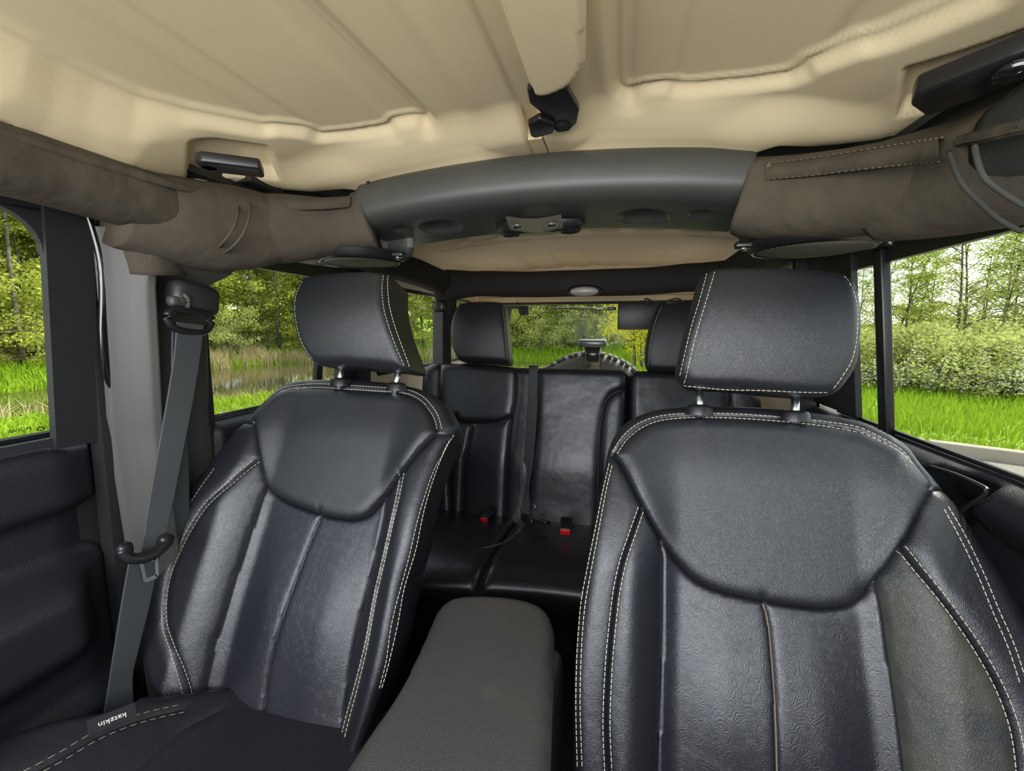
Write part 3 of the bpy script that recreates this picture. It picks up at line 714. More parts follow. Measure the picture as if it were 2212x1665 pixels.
sbt = thing('sound_bar', (SC, .95, .23), 'long grey plastic sound bar with round recesses across the roof', 'sound bar')
g = G(); grid(g, 300, 129, sb); gobj('housing', g, SBAR, sbt)
for s, u in ((-1, 0), (1, 1)):
    g = G(); P = [sb(u, j / 64) for j in range(65)]; c = Vector((P[0].x, .95, .26)); g.add(P + [c], [(i, i + 1, 65) for i in range(64)]); gobj('end_cap', g, SBAR, sbt)
# speaker pods: shelf plates under the outer ends
fr = Frame((0, 0, 0), (1, 0, 0), (0, 1, 0), (0, 0, -1))
def pod(px, z, name, extra):
    ol = [fr.trace(a, b, -z) for a, b in px]; ol = [(v.x, v.y) for v in catmull([(a, b, 0) for a, b in ol + extra], 5, True)]
    def F(a, h, dO, dS, lab):
        R = .028; d = -z + .004 * np.sin(a * 20) * 0 - R * (1 - np.sqrt(np.clip(1 - (1 - np.clip(dO / R, 0, 1)) ** 2, 0, 1)))
        return d
    res, sd_ = field(fr, ol, [], lambda a, h: np.zeros(a.shape, int), F, .006, .046, inset=0)
    obj(name, *res[0], SBAR, sbt); obj(name + '_edge', *sd_, SBAR, sbt)
pod([(893, 560), (880, 570), (840, 580), (780, 584), (700, 578), (640, 570), (560, 556), (505, 548)], .168, 'speaker_pod', [(-.84, .80), (-.78, .74), (-.64, .88), (-.57, .97)])
pod([(1588, 536), (1625, 548), (1690, 557), (1790, 562), (1850, 580), (1900, 578), (2000, 545), (2110, 505), (2180, 485)], .162, 'speaker_pod', [(.47, .66), (.38, .78), (.29, .89), (.23, .97)])
def speaker(px, py, z, r, wd=1.30, th=.034):
    c = oZ(px, py, z)
    g = G(); lathe(g, [(r * wd, th), (r * (wd - .02), th * .8), (r * (wd - .05), th * .35), (r * (1 + (wd - 1) * .45), .002), (r * 1.03, -.002), (r * 1.0, .0)], c, (0, 0, 1), 56); sp = gobj('speaker_ring', g, BLACK, sbt)
    g = G()
    def disc(u, v):
        a = 2 * math.pi * u; q = r * v; x = q * math.cos(a); y = q * math.sin(a)
        return Vector((c.x + x, c.y + y, c.z + .0035 - .010 * (1 - v * v) * .6))
    grid(g, 65, 8, disc); gobj('grille', g, BLKM, sp)
    g = G(); n = 34
    for k in range(n):
        y = r * (-1 + 2 * (k + .5) / n); w = math.sqrt(max(0, r * r - y * y)) * .985
        P = [(c.x + y + .10 * (t * w) ** 2 / r, c.y + t * w, c.z - .0002 - .006 * (1 - (y * y + (t * w) ** 2) / r / r)) for t in np.linspace(-1, 1, 9)]
        sweep(g, P, .0011, 4)
    tag(gobj('grille_ribs', g, GRILLE, sp), kind='stuff')
    for s in (-1, 1):
        g = G(); rbox(g, (c.x + s * r * (wd - .02), c.y - .01, c.z + .012), (.045, .020, .012), .004); gobj('bracket', g, BLACK, sp)
        g = G(); lathe(g, [(0, -.010), (.006, -.010), (.007, -.006), (.007, .002)], (c.x + s * r * (wd + .05), c.y - .01, c.z + .012), (0, 0, 1), 14); gobj('bracket_screw', g, CHROM, sp)
speaker(780, 567, .156, .084, 1.16, .020); speaker(1752, 540, .146, .094, 1.2, .030)
for px, py in ((640, 556), (1985, 520), (1870, 552)):
    c = oZ(px, py, .158); g = G(); lathe(g, [(.026, .006), (.024, -.002), (.018, -.003), (.012, .004), (0, .006)], c, (0, 0, 1), 24, 1.2, .8); gobj('bolt_boss', g, SBAR, sbt)
# map light in the middle
ml = thing('map_light', tuple(oZ(1165, 487, .232)), 'twin map light with ribbed clear lens in the middle of the sound bar', 'lamp')
c = oZ(1166, 486, .227)
g = G(); lathe(g, [(.098, .010), (.099, -.004), (.088, -.012), (.066, -.015)], c, (0, -.25, 1), 48, 1, .42); gobj('bezel', g, BLACK, ml)
for s in (-1, 1):
    g = G(); lathe(g, [(.024, 0), (.024, -.006), (.018, -.012), (0, -.014)], c + Vector((s * .066, .006, -.008)), (0, -.2, 1), 26, 1, .95); gobj('switch_button', g, BLACK, ml)
Q = [oZ(1092, 468, .214), oZ(1212, 464, .214), oZ(1221, 503, .214), oZ(1108, 505, .214)]
g = G()
def lensf(u, v):
    p = Q[0].lerp(Q[1], u).lerp(Q[3].lerp(Q[2], u), v); return p + Vector((0, 0, -.004 * math.sin(math.pi * v) + (.0014 if int(u * 120) % 3 else 0) - .006 * math.sin(math.pi * u)))
grid(g, 121, 12, lensf); gobj('ribbed_lens', g, LENS, ml, smooth=False)
for px, py in ((1118, 491), (1192, 488)):
    g = G(); lathe(g, [(0, -.003), (.007, -.0025), (.011, .0), (.012, .003)], oZ(px, py, .205), (0, 0, 1), 20); gobj('bulb_lens', g, STEEL, ml)

# ================================================================== front seats
def rnd(dO, R): return R * (1 - np.sqrt(np.clip(1 - (1 - np.clip(dO / R, 0, 1)) ** 2, 0, 1)))
def puff(d, R): return np.sqrt(np.clip(1 - (1 - np.clip(d / R, 0, 1)) ** 2, 0, 1))
def rowline(P): return sorted(P, key=lambda p: p[1])
def front_seat(name, label, cx, ytop, ztop, rec, T, sidecol=None):
    """T: traced seam lines of this seat (picture points), laid on its reclined back plane"""
    r = math.radians(rec); U = Vector((0, math.sin(r), math.cos(r))); Nn = Vector((0, -math.cos(r), math.sin(r))); Ln = .62
    O = Vector((cx, ytop, ztop)) - U * Ln
    fr = Frame(O, (1, 0, 0), U, Nn)
    def base(a, h):
        s = np.abs(a); b = 1 - .75 * sm(h, .34, .58)
        return .050 * b * sm(s, .115, .20) + .016 * np.exp(-((h - .16) / .12) ** 2) * (1 - sm(s, .05, .15)) - .012 * sm(h, .5, .62) - T.get('low', 0) * np.clip((.24 - h) / .24, 0, 1) ** 2 * -1
    tr = lambda p, n=5, c=False, off=0: fr.tr(p, lambda a, h: base(a, h) + off, n, c)
    outline = tr(T['outline'], 5, True, -.022)
    bib = tr(T['bib'], 5, True); iL, iR, ic = tr(T['insL']), tr(T['insR']), tr(T['mid'])
    sL, sR = tr(T['splitL']), tr(T['splitR'])
    top = tr(T['top'])
    hcL, hcR = T['_hc'] = (tr([T['cornL']], 0)[0][1], tr([T['cornR']], 0)[0][1])
    cL, cR = tr([T['cornL']], 0)[0], tr([T['cornR']], 0)[0]
    lo = -.3
    def ext(l):
        l = rowline(l); (a0, h0), (a1, h1) = l[0], l[min(4, len(l) - 1)]; k = (a0 - a1) / (h0 - h1 + 1e-9)
        return [(a0 + k * (lo - h0) * .3, lo)] + l
    iL, iR, ic, sL, sR = map(ext, (iL, iR, ic, sL, sR))
    ins = [p for p in iL] + [(iL[-1][0] + .02, iL[-1][1] + .06), (iR[-1][0] - .02, iR[-1][1] + .06)] + iR[::-1]
    e0, e1 = (cL[0] - .15, cL[1] + .0), (cR[0] + .15, cR[1])
    def label_(a, h):
        am = xof(ic, h); out = np.full(a.shape, 3)
        left = a < am
        out = np.where(left, np.where(a < xof(sL, h), 4, 3), np.where(a > xof(sR, h), 6, 5))
        topm = np.where(left, h > hcL, h > hcR); out = np.where(topm, 7, out)
        i = inpoly(a, h, ins); out = np.where(i, np.where(a < am, 1, 2), out)
        out = np.where(inpoly(a, h, bib), 0, out); return out
    seams = [bib + bib[:1], iL, iR, ic, sL, sR, [e0, cL], [cR, e1]]
    def F(a, h, dO, dS, lab):
        d = base(a, h) - rnd(dO, .022)
        d = np.where(lab == 0, d + .016 * puff(dS, .024), d)
        d = np.where((lab == 1) | (lab == 2), d - .004 + .004 * puff(dS, .016), d)
        d = np.where((lab >= 3) & (lab <= 6), d - .005 + .008 * puff(dS, .022), d)
        d = np.where(lab == 7, d + .001 * puff(dS, .01), d)
        d = np.where(dS < .0012, d - .003, d)
        return d
    t = thing(name, (cx, ytop - .25, -1.0), label, 'seat')
    res, side = field(fr, outline, seams, label_, F, .0034, .115, .35, 5)
    names = {0: ('shoulder_pad', LEATHER2), 1: ('insert_panel', EMBOSS), 2: ('insert_panel', EMBOSS), 3: ('bolster', LEATHER), 4: ('bolster', LEATHER), 5: ('bolster', T.get('outer', LEATHER)), 6: ('bolster', LEATHER), 7: ('top_band', LEATHER)}
    for k, (nm, m) in names.items():
        if k in res: obj(nm, *res[k], m, t)
    obj('back_shell', *side, LEATHER, t)
    hf = lambda A, B: hval(F, label_, outline, seams, A, B)
    g = G()
    def pair(line, o=.0048):
        stitches(g, fr, offset_line(line, o), hf); stitches(g, fr, offset_line(line, -o), hf)
    for k in ('st1', 'st2', 'st3', 'st4', 'st5'):
        if k in T: stitches(g, fr, tr(T[k]), hf)
    for l in (sL, sR): pair(l)
    pair(top, .0045)
    if 'edgest' in T:
        for e in T['edgest']: stitches(g, fr, tr(e, 5, False, -.012), hf)
    tag(gobj('stitching', g, THREAD, t, smooth=False), kind='stuff')
    g = G()
    # welt in the centre seam
    P = [fr.pt(a, h, float(hf(a, h)[0]) + .0012) for a, h in ic if -.02 < h < bib_bottom(bib, ic)]
    sweep(g, P, .0016, 6); gobj('welt', g, T.get('welt', LEATHER), t)
    return t, fr, base, hf
def bib_bottom(bib, ic):
    a = ic[-1][0]; hs = [h for (x, h) in bib if abs(x - a) < .05]; return min(hs) if hs else .3
def headrest(t, fr, px, rear, py, thick, st, top_in=.0, N_=None, yaw=0, depth=None):
    """px: front face outline in the picture, plane through y=py"""
    r = math.radians(14); U = Vector((0, math.sin(r), math.cos(r))); c = oY(px[0][0], px[0][1], py)
    A = Vector((math.cos(yaw), math.sin(yaw), 0)); Nn = A.cross(U) if A.cross(U).y < 0 else -A.cross(U)
    cen = ray(sum(p[0] for p in px) / len(px), sum(p[1] for p in px) / len(px)); cen = cen * (py / cen.y)
    f = Frame(cen, A, U, Nn)
    ol = f.tr(px, -.012, 5, True)
    ws = [p[0] for p in ol]; hs = [p[1] for p in ol]; w = (max(ws) - min(ws)) / 2; hh = (max(hs) - min(hs)) / 2; mx, mh = (max(ws) + min(ws)) / 2, (max(hs) + min(hs)) / 2
    sl = [f.tr(s, 0, 4) for s in st]
    def F(a, h, dO, dS, lab):
        return .022 * (1 - ((h - mh) / hh) ** 2) - .014 * ((a - mx) / w) ** 2 - rnd(dO, .020) - .0018 * np.exp(-(dS / .003) ** 2)
    res, side = field(f, ol, sl, lambda a, h: np.zeros(a.shape, int), F, .0042, thick, .4, 6)
    h_ = obj('headrest', *res[0], LEATHER2, t); obj('headrest_back', *side, LEATHER2, h_)
    g = G(); hf = lambda A_, B_: hval(F, lambda a, h: np.zeros(a.shape, int), ol, sl, A_, B_)
    for s in sl: stitches(g, f, s, hf)
    tag(gobj('stitching', g, THREAD, h_, smooth=False), kind='stuff'); return h_, f
def posts(t, pts, y):
    for (ux, uy, lx, ly) in pts:
        u, l = oY(ux, uy, y), oY(lx, ly, y - .012)
        g = G(); sweep(g, [u + (u - l) * .6, l - (u - l) * .8], .0062, 16); gobj('headrest_post', g, STEEL, t)
        g = G(); lathe(g, [(.0, .006), (.010, .006), (.0165, .004), (.0185, .0), (.019, -.012)], l - Vector((0, 0, .004)), (0, .2, 1), 24, 1.15, .9); gobj('post_guide', g, BLACK, t)

DR = dict(
 outline=[(1237, 1700), (1238, 1560), (1245, 1400), (1262, 1270), (1284, 1130), (1303, 1030), (1318, 962), (1350, 916), (1406, 889), (1474, 880), (1612, 880), (1749, 891), (1840, 907), (1895, 928), (1950, 962), (1982, 1003), (2018, 1045), (2060, 1100), (2100, 1165), (2150, 1240), (2195, 1320), (2240, 1420), (2280, 1540), (2300, 1700), (2290, 1850), (1700, 1960), (1240, 1850)],
 bib=[(1324, 984), (1341, 1005), (1382, 1084), (1428, 1165), (1465, 1218), (1506, 1256), (1568, 1282), (1650, 1299), (1712, 1310), (1774, 1315), (1815, 1312), (1848, 1297), (1898, 1243), (1943, 1181), (1980, 1115), (2004, 1070), (2006, 1046), (1978, 1008), (1945, 975), (1885, 945), (1840, 930), (1726, 912), (1589, 902), (1474, 902), (1406, 913), (1360, 943), (1333, 970)],
 insL=[(1424, 1158), (1431, 1200), (1431, 1247), (1430, 1371), (1426, 1495), (1420, 1665), (1415, 1800)],
 insR=[(1892, 1250), (1903, 1290), (1914, 1335), (1927, 1433), (1943, 1536), (1960, 1665), (1975, 1800)],
 mid=[(1645, 1292), (1652, 1310), (1663, 1359), (1673, 1474), (1678, 1560), (1681, 1665), (1684, 1800)],
 splitL=[(1386, 1095), (1372, 1135), (1347, 1208), (1332, 1276), (1323, 1350), (1315, 1439), (1310, 1559), (1314, 1665), (1320, 1800)],
 splitR=[(1944, 1180), (1990, 1237), (2052, 1314), (2102, 1385), (2141, 1450), (2170, 1510), (2193, 1580), (2205, 1660), (2215, 1800)],
 top=[(1328, 978), (1355, 940), (1400, 911), (1466, 899), (1580, 899), (1715, 909), (1830, 923), (1880, 940), (1935, 970), (1968, 1002)],
 cornL=(1326, 984), cornR=(2004, 1058),
 st1=[(1316, 1000), (1302, 1060), (1286, 1140), (1267, 1230), (1253, 1311), (1246, 1400), (1243, 1520), (1247, 1665)],
 st2=[(1322, 1005), (1309, 1060), (1294, 1140), (1277, 1230), (1263, 1311), (1256, 1400), (1253, 1520), (1258, 1665)],
 st3=[(2045, 1094), (2078, 1150), (2118, 1231), (2152, 1313), (2188, 1396), (2215, 1480)],
 st4=[(2036, 1100), (2069, 1160), (2106, 1237), (2140, 1320), (2174, 1400), (2200, 1480)],
 welt=EDGE, outer=WORN)
PS = dict(
 outline=[(330, 1450), (316, 1344), (325, 1280), (342, 1217), (362, 1167), (393, 1108), (429, 1050), (468, 1000), (510, 945), (550, 900), (589, 858), (631, 829), (690, 821), (789, 823), (852, 830), (900, 839), (940, 856), (968, 882), (983, 912), (985, 930), (958, 985), (928, 1072), (904, 1180), (880, 1260), (868, 1320), (852, 1400), (830, 1480), (800, 1560), (765, 1650), (740, 1710), (600, 1700), (500, 1640), (420, 1570), (360, 1510)],
 bib=[(552, 905), (555, 935), (562, 976), (572, 1027), (580, 1050), (598, 1070), (628, 1088), (678, 1107), (732, 1121), (769, 1122), (796, 1113), (827, 1082), (859, 1036), (880, 1008), (911, 970), (940, 940), (940, 920), (928, 890), (909, 867), (877, 852), (831, 848), (768, 844), (684, 839), (630, 842), (600, 852), (572, 876)],
 insL=[(577, 1040), (560, 1085), (542, 1136), (511, 1226), (475, 1339), (452, 1407), (434, 1511), (425, 1600)],
 insR=[(834, 1072), (824, 1130), (812, 1185), (791, 1271), (764, 1384), (746, 1497), (732, 1600)],
 mid=[(695, 1108), (685, 1130), (662, 1185), (633, 1262), (601, 1353), (581, 1429), (568, 1520), (560, 1600)],
 splitL=[(558, 992), (520, 1022), (490, 1049), (441, 1095), (402, 1158), (369, 1230), (356, 1294), (357, 1353), (375, 1407), (391, 1452), (402, 1515), (404, 1600)],
 splitR=[(869, 1020), (862, 1060), (850, 1113), (832, 1194), (810, 1290), (792, 1388), (770, 1480), (748, 1560), (730, 1640)],
 top=[(575, 868), (600, 848), (625, 838), (676, 833), (740, 836), (820, 841), (875, 845), (909, 859), (931, 882), (944, 905), (950, 930)],
 cornL=(554, 915), cornR=(944, 938),
 st1=[(978, 938), (946, 1000), (918, 1080), (894, 1180), (871, 1262), (852, 1340), (838, 1420), (818, 1497)],
 st2=[(966, 948), (935, 1010), (908, 1090), (884, 1190), (861, 1272), (843, 1350), (829, 1430), (810, 1500)],
 st3=[(466, 1012), (430, 1062), (396, 1118), (366, 1176), (348, 1222)])
dseat, dfr, dbase, dhf = front_seat('front_seat', 'black leather front seat nearest the lens, beside the road, with worn outer bolster', .222, .775, -.133, 23, DR)
pseat, pfr, pbase, phf = front_seat('front_seat', 'black leather front seat beside the pond, its seat cushion in view', -.548, .800, -.118, 26, PS)
headrest(dseat, dfr, [(1534, 580), (1589, 576), (1703, 578), (1795, 583), (1831, 592), (1850, 615), (1856, 670), (1853, 770), (1838, 815), (1798, 853), (1700, 852), (1600, 842), (1500, 836), (1474, 822), (1463, 800), (1474, 734), (1490, 680), (1510, 606)], 0, .765, .085,
  [[(1545, 584), (1524, 650), (1505, 712), (1490, 775), (1481, 830)], [(1529, 586), (1510, 650), (1491, 712), (1477, 775), (1470, 815)], [(1828, 592), (1846, 640), (1848, 700), (1840, 770), (1820, 812), (1803, 842)], [(1481, 830), (1560, 838), (1650, 842), (1740, 846), (1800, 846)]])
posts(dseat, [(1510, 846, 1511, 876), (1718, 858, 1718, 889)], .785)
headrest(pseat, pfr, [(645, 612), (655, 597), (690, 590), (760, 587), (828, 588), (836, 610), (843, 655), (856, 710), (870, 760), (876, 792), (868, 799), (810, 794), (747, 790), (690, 789), (668, 775), (652, 739), (641, 689), (637, 647)], 0, .775, .105,
  [[(824, 592), (826, 620), (834, 670), (848, 725), (860, 770), (866, 794)], [(834, 592), (838, 620), (846, 670), (860, 725), (871, 775), (874, 790)], [(650, 606), (642, 640), (646, 689), (656, 739), (672, 775)]])
posts(pseat, [(738, 789, 734, 818), (862, 796, 856, 828)], .815)
# seat cushion of the seat beside the pond
def dcu(a, h): return .006 + .088 * (1 - sm(a, -.80, -.58)) + .035 * (1 - sm(h, .05, .45)) * sm(a, -.72, -.55)
fc = Frame((0, 0, -.655), (1, 0, 0), (0, 1, 0), (0, 0, 1))
ol = fc.tr([(-260, 1740), (0, 1612), (110, 1570), (200, 1540), (262, 1520), (300, 1492), (345, 1478)], .075, 4)
ol = [(ol[0][0] - .02, -.12)] + ol + [(-.62, .60), (-.36, .60), (-.29, .50), (-.28, -.12)]
bs = fc.tr([(-120, 1760), (25, 1688), (72, 1665), (140, 1628), (200, 1592), (262, 1564), (330, 1543), (400, 1528)], dcu, 4)
bs = [(bs[0][0] - .01, -.12)] + bs
in_ = fc.tr([(60, 1800), (250, 1690), (340, 1620), (400, 1570), (450, 1545), (480, 1530)], dcu, 4); in_ = [(in_[0][0] + .0, -.12)] + in_
def lab_c(a, h): return np.where(a < xof(bs, h), 1, np.where(a < xof(in_, h), 2, 0))
def Fcu(a, h, dO, dS, lab):
    d = dcu(a, h) - rnd(dO, .022) - .003 * (1 - puff(dS, .014))
    return d
res, side = field(fc, ol, [bs, in_], lab_c, Fcu, .005, .14, 0, 3)
for k, m in ((0, EMBOSS), (1, LEATHER), (2, LEATHER)): obj('seat_cushion' if k == 0 else 'cushion_bolster', *res[k], m, pseat)
cs_ = obj('cushion_side', *side, LEATHER, pseat)
g = G(); hfc = lambda A, B: hval(Fcu, lab_c, ol, [bs, in_], A, B)
stitches(g, fc, offset_line(bs, .006), hfc, .0075, .004, .0009); stitches(g, fc, offset_line(bs, -.006), hfc, .0075, .004, .0009)
tag(gobj('stitching', g, THREAD, pseat, smooth=False), kind='stuff')
g = G(); c = oZ(243, 1554, -.545); ax = (oZ(226, 1560, -.545) - oZ(262, 1546, -.545)).normalized(); up = Vector((0, 0, -1)); n = ax.cross(up).normalized()
R3 = Matrix((ax, up, n)).transposed(); box(g, c - ray(243, 1554).normalized() * .006 - up * .002, (.050, .022, .0012), R3); tg = gobj('maker_tag', g, BLKM, pseat, smooth=False)
text('tag_lettering', 'katzkin', .0105, frameM(c - ray(243, 1554).normalized() * .0075, ax, up), TEXTW, tg)

# ================================================================== centre console
con = thing('centre_console', (XC, .5, -.6), 'dark vinyl centre armrest box between the two front seats', 'console')
fl = Frame((0, 0, -.50), (1, 0, 0), (0, 1, 0), (0, 0, 1))
ol = fl.tr([(730, 1672), (800, 1570), (862, 1480), (912, 1378), (938, 1318), (958, 1296), (990, 1286), (1060, 1290), (1130, 1300), (1175, 1316), (1195, 1345), (1198, 1400), (1194, 1500), (1190, 1600), (1186, 1690)], .0, 4)
ol = [(ol[0][0] + .006, .22)] + ol + [(ol[-1][0] - .0, .22)]
def Fl(a, h, dO, dS, lab): return .004 + .010 * (1 - ((a - XC) / .12) ** 2) - rnd(dO, .024)
res, side = field(fl, ol, [], lambda a, h: np.zeros(a.shape, int), Fl, .005, .05, .0, 3)
obj('armrest_lid', *res[0], VINYL, con); obj('lid_skirt', *side, VINYL, con)
g = G(); rbox(g, (XC, .44, -.78), (.19, .50, .46), .02); gobj('console_body', g, DPLA, con)

# ================================================================== rear bench
rs = thing('rear_bench_seat', (XC, 1.45, -1.0), 'black leather split rear bench seat with two headrests', 'seat')
r = math.radians(14); U = Vector((0, math.sin(r), math.cos(r))); Nn = Vector((0, -math.cos(r), math.sin(r)))
fb = Frame(Vector((0, 1.60, -.145)) - U * .60, (1, 0, 0), U, Nn)
def zero_base(a, h): return 0 * a
T_ = lambda p, n=5, c=False: fb.tr(p, 0.0, n, c)
def bench(outpx, seampx, labelmaker, parts, extra_low=True, cell=.006):
    ol = T_(outpx, 4, True); sp = [T_(s) for s in seampx]
    lab = labelmaker(sp)
    def F(a, h, dO, dS, l):
        return .0 - rnd(dO, .030) + .012 * puff(dS, .035) - .012 + .01 * np.exp(-((h - .25) / .12) ** 2)
    res, side = field(fb, ol, sp, lab, F, cell, .10, .1, 4)
    for k, v in res.items(): obj(parts[k % len(parts)], *v, REARL, rs)
    obj('back_shell', *side, REARL, rs)
    return ol, sp, lab, (lambda A, B: hval(F, lab, ol, sp, A, B))
# left back: three pieces (outer bolster, headrest bib, lower insert pair) + middle belt strip + centre panel
olL = [(905, 1180), (905, 1000), (905, 900), (908, 812), (919, 788), (949, 783), (1020, 783), (1113, 791), (1165, 792), (1240, 793), (1330, 796), (1352, 801), (1356, 815), (1352, 900), (1345, 1000), (1338, 1180), (1120, 1185)]
sm_ = [[(950, 770), (948, 800), (947, 850), (955, 905), (965, 1000), (975, 1200)], [(1116, 780), (1114, 800), (1112, 860), (1105, 900), (1097, 970), (1092, 1050), (1089, 1120), (1088, 1200)],
       [(985, 899), (991, 909), (1010, 913), (1054, 912), (1083, 907), (1106, 896)], [(1019, 914), (1010, 965), (1002, 1000), (997, 1071), (992, 1200)],
       [(1160, 780), (1158, 850), (1152, 960), (1142, 1060), (1130, 1120), (1125, 1200)],
       [(1350, 838), (1325, 848), (1310, 868), (1303, 900), (1298, 960), (1295, 1050), (1290, 1200)]]
def lmL(sp):
    def f(a, h):
        hb = np.interp(a, [p[0] for p in sorted(sp[2])], [p[1] for p in sorted(sp[2])])
        l = np.where(a < xof(sp[0], h), 0, np.where(a < xof(sp[1], h), np.where(h > hb, 1, np.where(a < xof(sp[3], h), 2, 3)), np.where(a < xof(sp[4], h), 4, 5)))
        hr = sp[5][0][1]
        return np.where((a > xof(sp[5], h)) & (h < hr), 6, l)
    return f
olb, spb, labb, hfb = bench(olL, sm_, lmL, ['bolster', 'shoulder_pad', 'insert_panel', 'insert_panel', 'belt_strip', 'centre_panel', 'bolster'])
g = G()
for ln in ([(921, 840), (935, 826), (947, 820)], [(924, 846), (936, 832), (947, 826)], [(1114, 832), (1126, 838), (1137, 848)], [(1114, 838), (1124, 843), (1134, 852)], [(1345, 842), (1320, 852), (1306, 872), (1299, 905), (1294, 960), (1291, 1090)], [(1127, 1000), (1126, 1060), (1122, 1120)]):
    stitches(g, fb, T_(ln, 5), hfb, .006, .002, .0012)
olR = [(1360, 1180), (1360, 960), (1360, 850), (1362, 812), (1372, 800), (1400, 799), (1500, 803), (1600, 822), (1640, 850), (1652, 885), (1655, 1000), (1655, 1180)]
smR = [[(1580, 790), (1578, 830), (1580, 870), (1585, 1000), (1590, 1200)]]
olr2, spr2, labr2, hfr2 = bench(olR, smR, lambda sp: (lambda a, h: np.where(a < xof(sp[0], h), 0, 1)), ['shoulder_pad', 'bolster'])
for ln in ([(1585, 852), (1600, 862), (1613, 878)], [(1583, 858), (1597, 868), (1608, 882)]): stitches(g, fb, T_(ln, 5), hfr2, .006, .002, .0012)
tag(gobj('stitching', g, THREAD2, rs, smooth=False), kind='stuff')
h1_, f1 = headrest(rs, fb, [(985, 664), (1000, 653), (1040, 651), (1082, 652), (1088, 662), (1094, 700), (1099, 760), (1098, 778), (1090, 783), (1040, 781), (995, 779), (983, 765), (975, 740), (975, 700)], 0, 1.60, .11,
  [[(1084, 655), (1089, 690), (1093, 740), (1094, 778)], [(992, 660), (980, 690), (977, 730)]])
h2_, f2 = headrest(rs, fb, [(1418, 665), (1430, 655), (1480, 652), (1560, 655), (1582, 668), (1590, 710), (1588, 780), (1575, 802), (1500, 803), (1420, 800), (1400, 796), (1393, 775), (1396, 735), (1406, 690)], 0, 1.60, .11,
  [[(1430, 660), (1414, 700), (1405, 745), (1400, 790)]])
for px, py in ((1018, 784), (1072, 785), (1450, 802), (1530, 804)):
    p = oY(px, py, 1.635); g = G(); sweep(g, [p + Vector((0, 0, .05)), p - Vector((0, 0, .05))], .007, 12); gobj('headrest_post', g, BLACK, rs)
g = G(); rbox(g, (XC, 1.715, -.46), (1.22, .03, .56), .01); gobj('seat_back_panel', g, CARPET, rs)
# rear cushion: crowned top rolling over a front edge
def cush(x0, x1, name, seam=None):
    g = G()
    P = catmull([(0, 1.52, -.70), (0, 1.40, -.675), (0, 1.25, -.655), (0, 1.12, -.650), (0, 1.06, -.662), (0, 1.035, -.69), (0, 1.05, -.75), (0, 1.10, -.84), (0, 1.12, -.95)], 6)
    def f(u, v):
        x = x0 + (x1 - x0) * u; i = v * (len(P) - 1); k = min(int(i), len(P) - 2); p = P[k].lerp(P[k + 1], i - k)
        e = max(0, 1 - min(u, 1 - u) * (x1 - x0) / .03); e = .025 * (1 - math.sqrt(max(0, 1 - e * e)))
        dx = -(p.y - 1.3) * 0
        bow = .05 * ((x - .02) / .5) ** 2 * max(0, (1.35 - p.y) / .3) if True else 0
        return Vector((x, p.y - bow, p.z - e))
    grid(g, 80, 49, f); return gobj(name, g, REARL, rs)
cush(-.84, -.345, 'seat_cushion'); cush(-.342, .50, 'seat_cushion')
g = G()
for o in (0, .007):
    P = catmull([oZ(x, y, -.655) + Vector((o, 0, 0)) for x, y in ((1130, 1130), (1112, 1155), (1080, 1176), (1040, 1186), (1012, 1192), (995, 1210))], 12)
    for i in range(0, len(P) - 1, 2): sweep(g, [P[i] + Vector((0, 0, .004)), P[i + 1] + Vector((0, 0, .004))], .0010, 4)
tag(gobj('stitching', g, THREAD2, rs), kind='stuff')

# ================================================================== belts
bt = thing('seat_belt', (-.80, .70, .05), 'grey front seat belt hanging from the pillar beside the pond with its steel tongue', 'seat belt')
a0 = oX(410, 660, -.782)
g = G(); rbox(g, a0 + Vector((-.004, .010, .014)), (.044, .092, .058), .016, Matrix.Rotation(-.14, 3, 'X')); gobj('anchor_cover', g, DPLA, bt)
g = G(); sweep(g, catmull([oX(385, 632, -.775), oX(402, 640, -.765), oX(408, 655, -.765), oX(398, 670, -.765), oX(372, 668, -.77)], 5), .0042, 8); gobj('adjuster_ring', g, TRIM, bt)
g = G(); rbox(g, oX(376, 650, -.775), (.018, .020, .018), .006); gobj('release_button', g, TRIM, bt)
g = G(); cc = [oX(362, 682, -.768), oX(372, 705, -.768), oX(400, 716, -.766), oX(440, 716, -.766), oX(455, 700, -.768), oX(450, 680, -.768), oX(410, 672, -.766), oX(375, 668, -.768)]
sweep(g, catmull(cc, 4, True) + [cc[0]], .0068, 10); gobj('guide_loop', g, BLACK, bt)
def quad_ribbon(g, L_, R_, sub=8, ribs=11):
    Lc, Rc = catmull(L_, sub), catmull(R_, sub); P = [(a + b) / 2 for a, b in zip(Lc, Rc)]; S_ = [b - a for a, b in zip(Lc, Rc)]
    ribbon(g, P, [s for s in S_], [s.length for s in S_], .0016, ribs)
def bx(px, py, x): return oX(px, py, x)
Lp = [bx(381, 695, -.766), bx(376, 760, -.766), bx(364, 840, -.766), bx(343, 960, -.772), bx(322, 1080, -.775), bx(303, 1200, -.778)]
Rp = [bx(441, 703, -.762), bx(434, 760, -.761), bx(420, 850, -.760), bx(399, 960, -.764), bx(375, 1080, -.768), bx(352, 1190, -.770)]
g = G(); quad_ribbon(g, Lp, Rp); gobj('webbing', g, WEB, bt)
Lp = [bx(280, 1200, -.79), bx(262, 1300, -.795), bx(246, 1400, -.80), bx(232, 1490, -.805), bx(222, 1548, -.81)]
Rp = [bx(345, 1200, -.785), bx(325, 1300, -.79), bx(300, 1400, -.795), bx(287, 1460, -.80), bx(290, 1530, -.80)]
g = G(); quad_ribbon(g, Lp, Rp); gobj('lower_webbing', g, WEB, bt)
